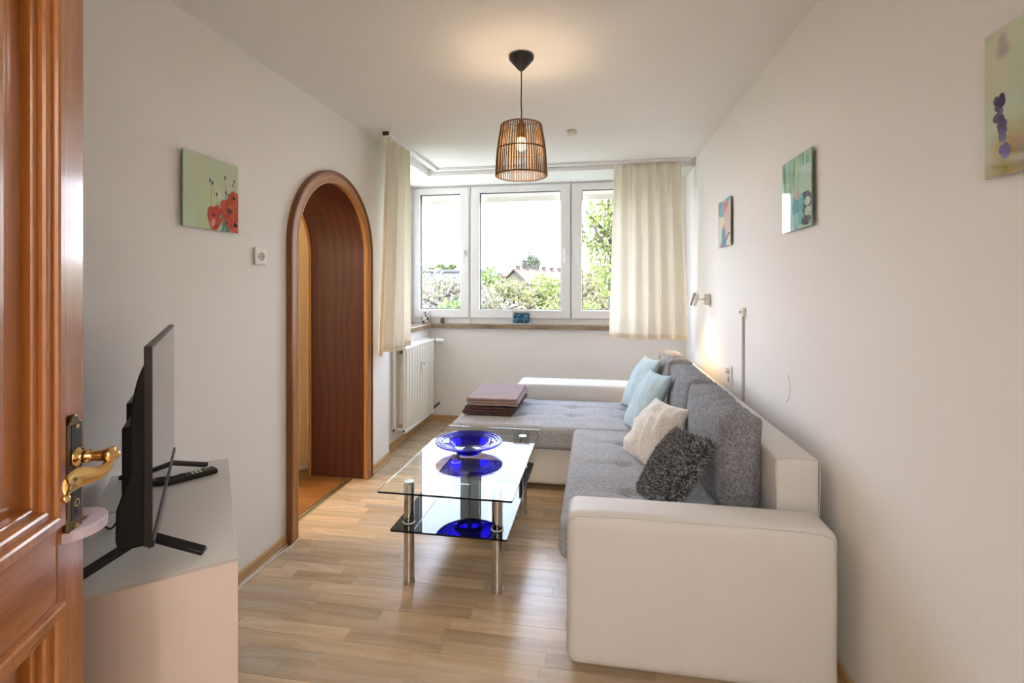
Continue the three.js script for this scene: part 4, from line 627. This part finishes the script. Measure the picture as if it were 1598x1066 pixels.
glassPicture('glass picture of a teal lily pond with stones', (c, W, H) => {
  const R = rs(9); c.fillStyle = '#9cc3a4'; c.fillRect(0, 0, W, H);
  for (let k = 0; k < 70; k++) { const x = R() * W, y = R() * H * 0.55; for (let j = 0; j < 6; j++) blob(c, x + j, y + j * 9, 9 + R() * 8, 34, ['#2c8a78', '#6fb48c', '#c9dca6', '#a9cf9a', '#1d6b68', '#b7d9b0'][k % 6], 0.05, 0.16); }
  c.globalAlpha = 0.85; c.fillStyle = '#b9d2bd'; c.fillRect(225, 70, 150, 180); c.globalAlpha = 1; soft(c, 300, 130, 120, '#c6dcc8', 0.8);
  blob(c, 320, 250, 74, 46, '#46535c', 0.1); blob(c, 270, 300, 60, 30, '#3d4a56'); blob(c, 250, 262, 40, 58, '#58b0b4', 0.15); blob(c, 190, 280, 44, 70, '#3e9aa8', -0.2); blob(c, 335, 256, 34, 22, '#c8dcc4'); blob(c, 338, 306, 34, 22, '#bcd4c2'); blob(c, 250, 325, 44, 36, '#63b3b8', 0.1); blob(c, 190, 345, 42, 50, '#7fc4c6', 0.1); blob(c, 320, 350, 60, 24, '#3a444e'); blob(c, 212, 205, 14, 24, '#d99aa0', 0.4); blob(c, 196, 214, 12, 18, '#e6b9b8', -0.4);
  for (let k = 0; k < 160; k++) blob(c, 160 + R() * 220, 210 + R() * 170, 3 + R() * 7, 1.5 + R() * 2, ['#2b3640', '#8fc9c6', '#d2e3d2'][k % 3], R(), 0.35);
}, XR, 1.71, -2.158, -Math.PI / 2);
glassPicture('abstract glass picture of blue and pink petals by the curtain', (c, W, H) => {
  c.fillStyle = '#dcdccb'; c.fillRect(0, 0, W, H);
  const p = (col, pts) => { c.fillStyle = col; c.beginPath(); pts.forEach(([x, y], i) => i ? c.lineTo(x, y) : c.moveTo(x, y)); c.fill(); };
  p('#d98f86', [[0, 0], [60, 0], [0, 110]]); p('#6aaacb', [[50, 0], [180, 20], [190, 170], [90, 150], [10, 110]]); p('#4a86b4', [[60, 0], [110, 0], [40, 110]]); p('#dfe2d0', [[10, 120], [200, 140], [190, 230], [90, 384], [0, 384]]); p('#d77c8d', [[190, 30], [320, 10], [290, 140], [210, 150]]); p('#e6c3c2', [[210, 120], [384, 0], [384, 384], [230, 330]]); p('#56a7c6', [[240, 0], [384, 0], [340, 30], [280, 30]]); p('#3f8fc4', [[130, 250], [200, 200], [250, 384], [90, 384]]); p('#e2dcd4', [[250, 330], [330, 290], [384, 384], [250, 384]]); p('#5d5358', [[235, 330], [330, 280], [384, 290], [384, 300], [335, 296], [262, 345], [250, 384], [240, 384]]); p('#cf7f9a', [[40, 384], [80, 330], [80, 384]]);
  soft(c, 300, 200, 60, '#ecd3cf', 0.7); soft(c, 80, 220, 60, '#e3e6d3', 0.7);
}, XR, 1.733, -3.29, -Math.PI / 2);
glassPicture('glass picture of purple lavender stems on yellow green', (c, W, H) => {
  const R = rs(13); c.fillStyle = '#c3c9ae'; c.fillRect(0, 0, W, H);
  for (let k = 0; k < 50; k++) soft(c, R() * W, R() * H * 0.6, 70, ['#cfd6bc', '#bcc4a4', '#d9dcc8'][k % 3], 0.3); for (let k = 0; k < 40; k++) soft(c, R() * W, 290 + R() * 100, 60, ['#a58a2c', '#8c742a', '#b39a48'][k % 3], 0.3);
  const st = (x, y, h, col) => { c.strokeStyle = '#8b8a3c'; c.lineWidth = 3; c.beginPath(); c.moveTo(x, y); c.quadraticCurveTo(x + 20, y + 90, x + 10, 384); c.stroke(); for (let k = 0; k < 12; k++) blob(c, x + (R() - 0.5) * 20, y - h / 2 + R() * h, 8 + R() * 5, 12, col[k % col.length], R() - 0.5, 0.75); };
  soft(c, 60, 60, 26, '#8f7f96', 0.9); soft(c, 58, 30, 18, '#9a88a2', 0.8); st(48, 210, 60, ['#3b1f5a', '#54307a', '#2a1646']); st(56, 270, 40, ['#4b2a70', '#39205c']); st(64, 320, 24, ['#4a3390', '#5d3a80']); st(150, 150, 120, ['#4b3a8a', '#6a4a90', '#3a2a6c']); st(230, 200, 130, ['#5a3f92', '#7a5aa4', '#3a2a6c']); st(300, 130, 110, ['#6a4a90', '#3a2a6c']); soft(c, 110, 310, 24, '#b58a86', 0.7); soft(c, 130, 350, 46, '#8f7a8c', 0.7);
}, XR, 1.70, -1.028, -Math.PI / 2);

// ---------------------------------------------------------------- sockets, cable duct, crack
function outlet(t, y, dx = 0) { const g = new THREE.RingGeometry(0.0195, 0.022, 28); part('well', cyl(0.0205, 0.0205, [dx, y, 0.0115], [dx, y, 0.0128], 28), std({ color: lin(0.42, 0.40, 0.34), roughness: 0.5 }), t); part('rim', new THREE.TorusGeometry(0.0208, 0.0016, 8, 28).translate(dx, y, 0.0132), M.ivory, t); part('contact', [cyl(0.0026, 0.0026, [dx - 0.0095, y, 0.012], [dx - 0.0095, y, 0.0136], 8), cyl(0.0026, 0.0026, [dx + 0.0095, y, 0.012], [dx + 0.0095, y, 0.0136], 8)], M.rubber, t); }
{
  const a = thing('wall_socket', 'square ivory wall socket between poppy picture and archway', 'socket', [XL, 1.475, -2.096], Math.PI / 2); part('back_box', rbox(-0.041, 0.041, -0.041, 0.041, 0.0003, 0.012, 0.003), M.ivory, a); part('cover', rbox(-0.026, 0.030, -0.028, 0.028, 0.009, 0.0122, 0.0015), M.white, a); outlet(a, 0, 0.002);
  const b = thing('wall_socket', 'white double socket on the wall above the sofa back', 'socket', [XR, 0.79, -3.20], -Math.PI / 2); part('back_box', rbox(-0.04, 0.04, -0.058, 0.058, 0.0003, 0.012, 0.004), M.white, b); outlet(b, 0.028); outlet(b, -0.028); part('plug', [cyl(0.019, 0.017, [0, 0.028, 0.0128], [0, 0.028, 0.034], 20)], M.white, b);
  const d = thing('cable_duct', 'grey vertical cable duct with aerial socket on the wall', 'cable duct', [XR, 0, -2.925], -Math.PI / 2); part('duct', rbox(-0.0075, 0.0075, 0.50, 1.165, 0.0003, 0.012, 0.002), std({ color: lin(0.55, 0.53, 0.48), roughness: 0.5 }), d); const s = part('socket_box', rbox(-0.032, 0.032, 1.165, 1.215, 0.0003, 0.016, 0.003), M.ivory, d); part('connector', cyl(0.008, 0.007, [0, 1.19, 0.016], [0, 1.19, 0.028], 14), M.ivory, s);
  single('wall_crack', tube([[XR, 0.952, -2.292], [XR, 0.915, -2.268], [XR, 0.88, -2.266], [XR, 0.85, -2.282], [XR, 0.832, -2.307]], 0.0009, 30, 6), M.rubber, 'thin curved crack in the white wall above sofa', 'crack');
}
// ---------------------------------------------------------------- things on the sill
{
  const cer = std({ map: tex(128, 128, (u, v) => { const n = vnoise(u * 9, v * 9, 9, 9, 201); return n > 0.72 ? [0.16, 0.15, 0.15] : n > 0.66 ? [0.5, 0.48, 0.45] : [0.82, 0.79, 0.74]; }), roughness: 0.35, name: 'speckled_ceramic' });
  const o = thing('owl_figurine', 'white speckled ceramic owl figurine on the marble sill', 'figurine', [-1.675, 0.9692, -4.70], 0.15);
  part('body', lathe([[0, 0], [0.030, 0], [0.036, 0.012], [0.039, 0.035], [0.035, 0.06], [0.026, 0.076], [0.028, 0.09], [0.029, 0.104], [0.022, 0.116], [0, 0.12]], 28).scale(1, 1, 0.85), cer, o);
  for (const s of [-1, 1]) { part('ear', new THREE.ConeGeometry(0.009, 0.02, 10).rotateZ(-s * 0.3).translate(s * 0.019, 0.118, 0), cer, o); const e = part('eye', cyl(0.0095, 0.0095, [s * 0.012, 0.097, 0.020], [s * 0.012, 0.097, 0.026], 16), M.white, o); part('pupil', cyl(0.005, 0.005, [s * 0.012, 0.097, 0.026], [s * 0.012, 0.097, 0.0275], 12), M.black, e); part('wing', new THREE.SphereGeometry(0.02, 14, 10).scale(0.45, 1.5, 0.8).translate(s * 0.033, 0.045, 0), s > 0 ? cer : M.black, o); }
  part('beak', new THREE.ConeGeometry(0.004, 0.012, 8).rotateX(Math.PI).translate(0, 0.088, 0.025), M.rubber, o);
  const k = thing('owl_figurine', 'tiny brown wooden owl figurine on the marble sill', 'figurine', [-1.502, 0.9692, -4.70], 0), br = std({ map: woodTex(0x4a2d16, 0x7b5632, 0x9c7a50, 205, 0.06, 0.06, 1), roughness: 0.5 });
  part('body', lathe([[0, 0], [0.016, 0], [0.021, 0.01], [0.022, 0.024], [0.018, 0.038], [0.019, 0.048], [0.014, 0.056], [0, 0.058]], 22), br, k); for (const s of [-1, 1]) { part('eye', cyl(0.005, 0.005, [s * 0.007, 0.046, 0.014], [s * 0.007, 0.046, 0.019], 12), M.rubber, k); part('ear', new THREE.ConeGeometry(0.005, 0.01, 8).translate(s * 0.011, 0.057, 0), br, k); }
  const p = thing('photo_block', 'clear acrylic block with a blue sea photo on the sill', 'photo', [-0.708, 0.9692, -4.70], 0);
  part('block', rbox(-0.092, 0.092, 0, 0.142, -0.02, 0.006, 0.002), M.clearBlock, p);
  const pm = std({ map: canvasTex(256, 200, (c, W, H) => { const R = rs(21); c.fillStyle = '#1f3d5c'; c.fillRect(0, 0, W, H); c.fillStyle = '#cdbfa0'; c.fillRect(0, 0, W, 26); c.fillStyle = '#6d7f86'; c.fillRect(0, 26, W, 14); for (let k = 0; k < 240; k++) blob(c, R() * W, 40 + R() * (H - 40), 6 + R() * 16, 3 + R() * 8, ['#14283f', '#2f6b92', '#4fa6c6', '#1b4468', '#0f1e30', '#7fc0d6'][k % 6], R() * 0.6 - 0.3, 0.7); }), roughness: 0.3, name: 'sea_print' });
  const pg = new THREE.BoxGeometry(0.156, 0.118, 0.001); pg.translate(0, 0.072, 0.0068); part('print', pg, pm, p, 'blue sea print');
}

// ---------------------------------------------------------------- outdoors
const camR = new THREE.Vector3(Math.cos(YAW), 0, -Math.sin(YAW)), camF = new THREE.Vector3(-Math.sin(YAW), 0, -Math.cos(YAW));
const spot = (u, v, d) => new THREE.Vector3(0, EYE, 0).addScaledVector(camR, (u - 799) / FOCAL * d).addScaledVector(camF, d).add(new THREE.Vector3(0, -(v - 448) / FOCAL * d, 0));   // a place d metres ahead
single('ground', box(-260, 260, -11.5, -11, -8, -420, 'x'), std({ color: lin(0.06, 0.07, 0.03), roughness: 1 }), 'green lawns and gardens far below the window', 'ground', null, 'structure');
const leafGeo = (() => { const g = new THREE.BufferGeometry(); g.setAttribute('position', new THREE.Float32BufferAttribute([0, -0.5, 0, 0.34, 0, 0.10, 0, 0.55, 0, -0.34, 0, 0.10, 0, 0, -0.05], 3)); g.setIndex([0, 1, 4, 1, 2, 4, 2, 3, 4, 3, 0, 4]); g.computeVertexNormals(); return g; })();
const leafMat = std({ color: lin(1, 1, 1), roughness: 0.9, transmission: 0.35, thickness: 0, name: 'leaf' }), bark = std({ color: lin(0.05, 0.038, 0.03), roughness: 1 });
function tree(label, c, rx, ry, n, size, cols, { clumps = 14, sd = 1, group, category = 'tree', hang = 0 } = {}) {
  const R = rs(sd * 7919 + 3), base = new THREE.Vector3(c.x, -11, c.z), t = thing('tree', label, category, base.toArray(), 0, group), h = c.y + 11;
  part('trunk', [cyl(0.22, 0.10, [0, 0, 0], [0, h - ry * 0.2, 0], 8), ...Array.from({ length: 9 }, (_, k) => { const a = k * 2.4, l = rx * 0.8; return cyl(0.07, 0.018, [0, h - ry * 0.6 + k * ry * 0.09, 0], [l * Math.cos(a), h - ry * 0.1 + k * ry * 0.08, l * Math.sin(a)], 6); })], bark, t);
  const im = new THREE.InstancedMesh(leafGeo, leafMat, n), o = new THREE.Object3D(), cl = Array.from({ length: clumps }, () => { let x, y, z; do { x = R() * 2 - 1; y = R() * 2 - 1; z = R() * 2 - 1; } while (x * x + y * y + z * z > 1); return [x * 0.72, y * 0.72, z * 0.72, 0.28 + R() * 0.22, R()]; }), col = new THREE.Color();
  for (let k = 0; k < n; k++) {
    const q = cl[Math.floor(R() * clumps)]; let x, y, z, e; do { x = R() * 2 - 1; y = R() * 2 - 1; z = R() * 2 - 1; e = x * x + y * y + z * z; } while (e > 1 || e < 0.18);
    o.position.set((q[0] + x * q[3]) * rx, h + (q[1] + y * q[3] - hang * R()) * ry, (q[2] + z * q[3]) * rx); o.rotation.set(R() * 6.3, R() * 6.3, R() * 6.3); o.scale.setScalar(size * (0.6 + R() * 0.8)); o.updateMatrix(); im.setMatrixAt(k, o.matrix);
    const g = cols[Math.floor((q[4] * 0.6 + R() * 0.4) * cols.length) % cols.length], b = 0.75 + 0.5 * R(); col.setRGB(g[0] * b, g[1] * b, g[2] * b); im.setColorAt(k, col);
  }
  im.name = 'foliage'; im.userData.kind = 'stuff'; im.castShadow = im.receiveShadow = true; t.add(im);
}
const shadeOf = (o, f) => Object.fromEntries(Object.entries(o).map(([k, v]) => [k, v.map((c) => c.map((x) => x * f))]));
const GR = shadeOf({ lime: [[0.22, 0.28, 0.03], [0.28, 0.33, 0.05], [0.15, 0.22, 0.02]], olive: [[0.25, 0.24, 0.07], [0.31, 0.28, 0.10], [0.16, 0.18, 0.04]], blush: [[0.36, 0.24, 0.17], [0.30, 0.29, 0.14], [0.38, 0.30, 0.22], [0.2, 0.24, 0.09]], green: [[0.14, 0.22, 0.03], [0.19, 0.27, 0.04], [0.1, 0.17, 0.02]], grey: [[0.16, 0.2, 0.10], [0.2, 0.24, 0.13]] }, 0.58);
tree('broad tree with blush tinted blossom outside the window', spot(684, 474, 20), 2.6, 1.6, 5200, 0.16, GR.blush, { sd: 1, clumps: 20 });
tree('bright green tree left of the gabled house', spot(757, 456, 34), 1.5, 1.8, 3600, 0.22, GR.green, { sd: 2 });
tree('olive green tree in front of the gabled house', spot(806, 482, 22), 1.9, 1.55, 5200, 0.16, GR.olive, { sd: 3, clumps: 18 });
tree('lime green tree beside the long tiled roof', spot(858, 478, 24), 1.9, 1.6, 5000, 0.16, GR.lime, { sd: 4, clumps: 18 });
tree('low blossom tinted tree beneath the olive green one', spot(766, 498, 16), 1.5, 0.95, 3600, 0.12, GR.blush, { sd: 5 });
tree('pale olive tree behind the leafy lime boughs', spot(940, 470, 19), 1.9, 1.55, 5200, 0.14, GR.olive, { sd: 6, clumps: 18 });
tree('leafy lime tree reaching high beside the window', spot(958, 352, 10), 0.72, 1.45, 3400, 0.10, GR.lime, { sd: 7, clumps: 16, hang: 0.25 });
tree('lime green bush below the pale olive tree', spot(886, 505, 15), 1.3, 0.8, 3000, 0.11, GR.lime, { sd: 8 });
tree('low green tree between house gable and blossom tree', spot(716, 503, 13), 1.0, 0.6, 2600, 0.11, GR.green, { sd: 12 });
tree('tall grey green poplar behind the tiled roof', spot(824, 415, 190), 2.6, 5.6, 1600, 1.0, GR.grey, { sd: 9, group: 'twin poplars' });
tree('tall grey green poplar behind the tiled roof', spot(836, 416, 192), 2.3, 5.4, 1500, 1.0, GR.grey, { sd: 10, group: 'twin poplars' });
for (let k = 0; k < 5; k++) tree('distant green tree beyond the white flat roofs', spot(664 + k * 10, 418 + (k % 2) * 2, 180 + k * 6), 2.4, 1.8, 500, 0.8, GR.green, { sd: 20 + k, group: 'distant treeline', clumps: 6 });
{ // houses
  const tile = std({ color: lin(0.125, 0.052, 0.032), roughness: 0.9, name: 'roof_tiles' }), render_ = std({ color: lin(0.11, 0.10, 0.07), roughness: 0.9, name: 'cream_render' }), brick = std({ color: lin(0.055, 0.042, 0.042), roughness: 0.9 }), pale = std({ color: lin(0.075, 0.075, 0.08), roughness: 0.9 }), glass = std({ color: lin(0.08, 0.09, 0.11), roughness: 0.1 }), wood = std({ color: lin(0.06, 0.045, 0.035), roughness: 0.8 });
  const a = spot(804, 420, 150), b = spot(884, 424, 175), dir = b.clone().sub(a).setY(0).normalize(), L = 46, half = 5.2, ridge = a.y, eave = ridge - 4.4, gy = -11;
  const h = thing('gabled_house', 'cream gabled house with long orange tiled roof and chimneys', 'house', [a.x, gy, a.z], Math.atan2(dir.x, dir.z));
  // local z along the ridge, local x across
  const sh = poly([[-half, 0], [half, 0], [half, eave - gy], [0, ridge - gy - 0.3], [-half, eave - gy]]); part('walls', extrude(sh, L, 0), render_, h);
  for (const s of [-1, 1]) { const ang = Math.atan2(ridge - eave, half), len = Math.hypot(ridge - eave, half) + 0.8, g = new THREE.BoxGeometry(len, 0.3, L + 1.2); g.translate(len / 2 - 0.02, 0, L / 2 - 0.2); g.rotateZ(-ang); if (s < 0) g.scale(-1, 1, 1); if (s < 0) { const ix = g.index.array; for (let i = 0; i < ix.length; i += 3) { const q = ix[i]; ix[i] = ix[i + 1]; ix[i + 1] = q; } g.computeVertexNormals(); } g.translate(0, ridge - gy, 0); part('roof_slope', g, tile, h); const v = new THREE.BoxGeometry(len, 0.45, 0.25); v.translate(len / 2, 0, -0.85); v.rotateZ(-ang); if (s < 0) v.rotateY(Math.PI).translate(0, 0, -1.7); v.translate(0, ridge - gy, 0); part('verge_board', v, wood, h); }
  for (let k = 0; k < 9; k++) part('chimney', [box(-0.55, 0.55, ridge - gy - 1.2, ridge - gy + 1.0, 0.8 + k * 4.9, 2.0 + k * 4.9), box(-0.7, 0.7, ridge - gy + 1.0, ridge - gy + 1.2, 0.65 + k * 4.9, 2.15 + k * 4.9)], brick, h);
  for (const x of [-2.2, 2.2]) for (const y of [3, 6.2, 9.2]) part('window', box(x - 0.6, x + 0.6, y, y + 1.5, -0.12, 0.1), glass, h);
  for (let k = 0; k < 8; k++) part('window', box(half - 0.1, half + 0.12, eave - gy - 2.6, eave - gy - 1.1, 3 + k * 5, 4.3 + k * 5), glass, h);
  const flat = (label, u, d, w, top, depth, m, roofM) => { const c = spot(u, 448, d), t = thing('distant_building', label, 'building', [c.x, gy, c.z], YAW + 0.1); part('walls', box(-w / 2, w / 2, 0, top - gy, -depth, 0), m, t); part('roof', box(-w / 2 - 0.4, w / 2 + 0.4, top - gy, top - gy + 0.5, -depth, 0.5), roofM, t); for (let k = 0; k < Math.floor(w / 3); k++) for (const y of [2, 5, 8]) if (y < top - gy - 1.6) part('window', box(-w / 2 + 1 + k * 3, -w / 2 + 2.4 + k * 3, top - gy - y, top - gy - y + 1.4, -0.1, 0.1), glass, t); part('roof_unit', box(-w / 4, -w / 4 + 2.5, top - gy + 0.5, top - gy + 1.6, -5, -2), pale, t); };
  flat('long pale office building beyond the blossom tree', 690, 120, 24, spot(690, 424, 120).y, 14, pale, pale);
  flat('low pale house with red roof beyond the bright green tree', 786, 210, 9, spot(786, 432, 210).y, 9, pale, tile);
  flat('white building with aerial beside the bright green tree', 748, 165, 5, spot(748, 426, 165).y, 8, pale, pale);
  const cp = spot(662, 407, 140), cr = thing('flood_light_mast', 'thin mast with cross bar rising over distant roofs', 'mast', [cp.x, gy, cp.z], YAW); part('pole', cyl(0.12, 0.08, [0, 0, 0], [0, cp.y - gy, 0], 8), M.steel, cr); part('cross_bar', box(-1.6, 1.6, cp.y - gy - 0.5, cp.y - gy + 0.3, -0.3, 0.3), M.steel, cr);
}
scene.traverse((o) => { if (o.isMesh) { o.castShadow = true; o.receiveShadow = true; } });
renderer.render(scene, camera);
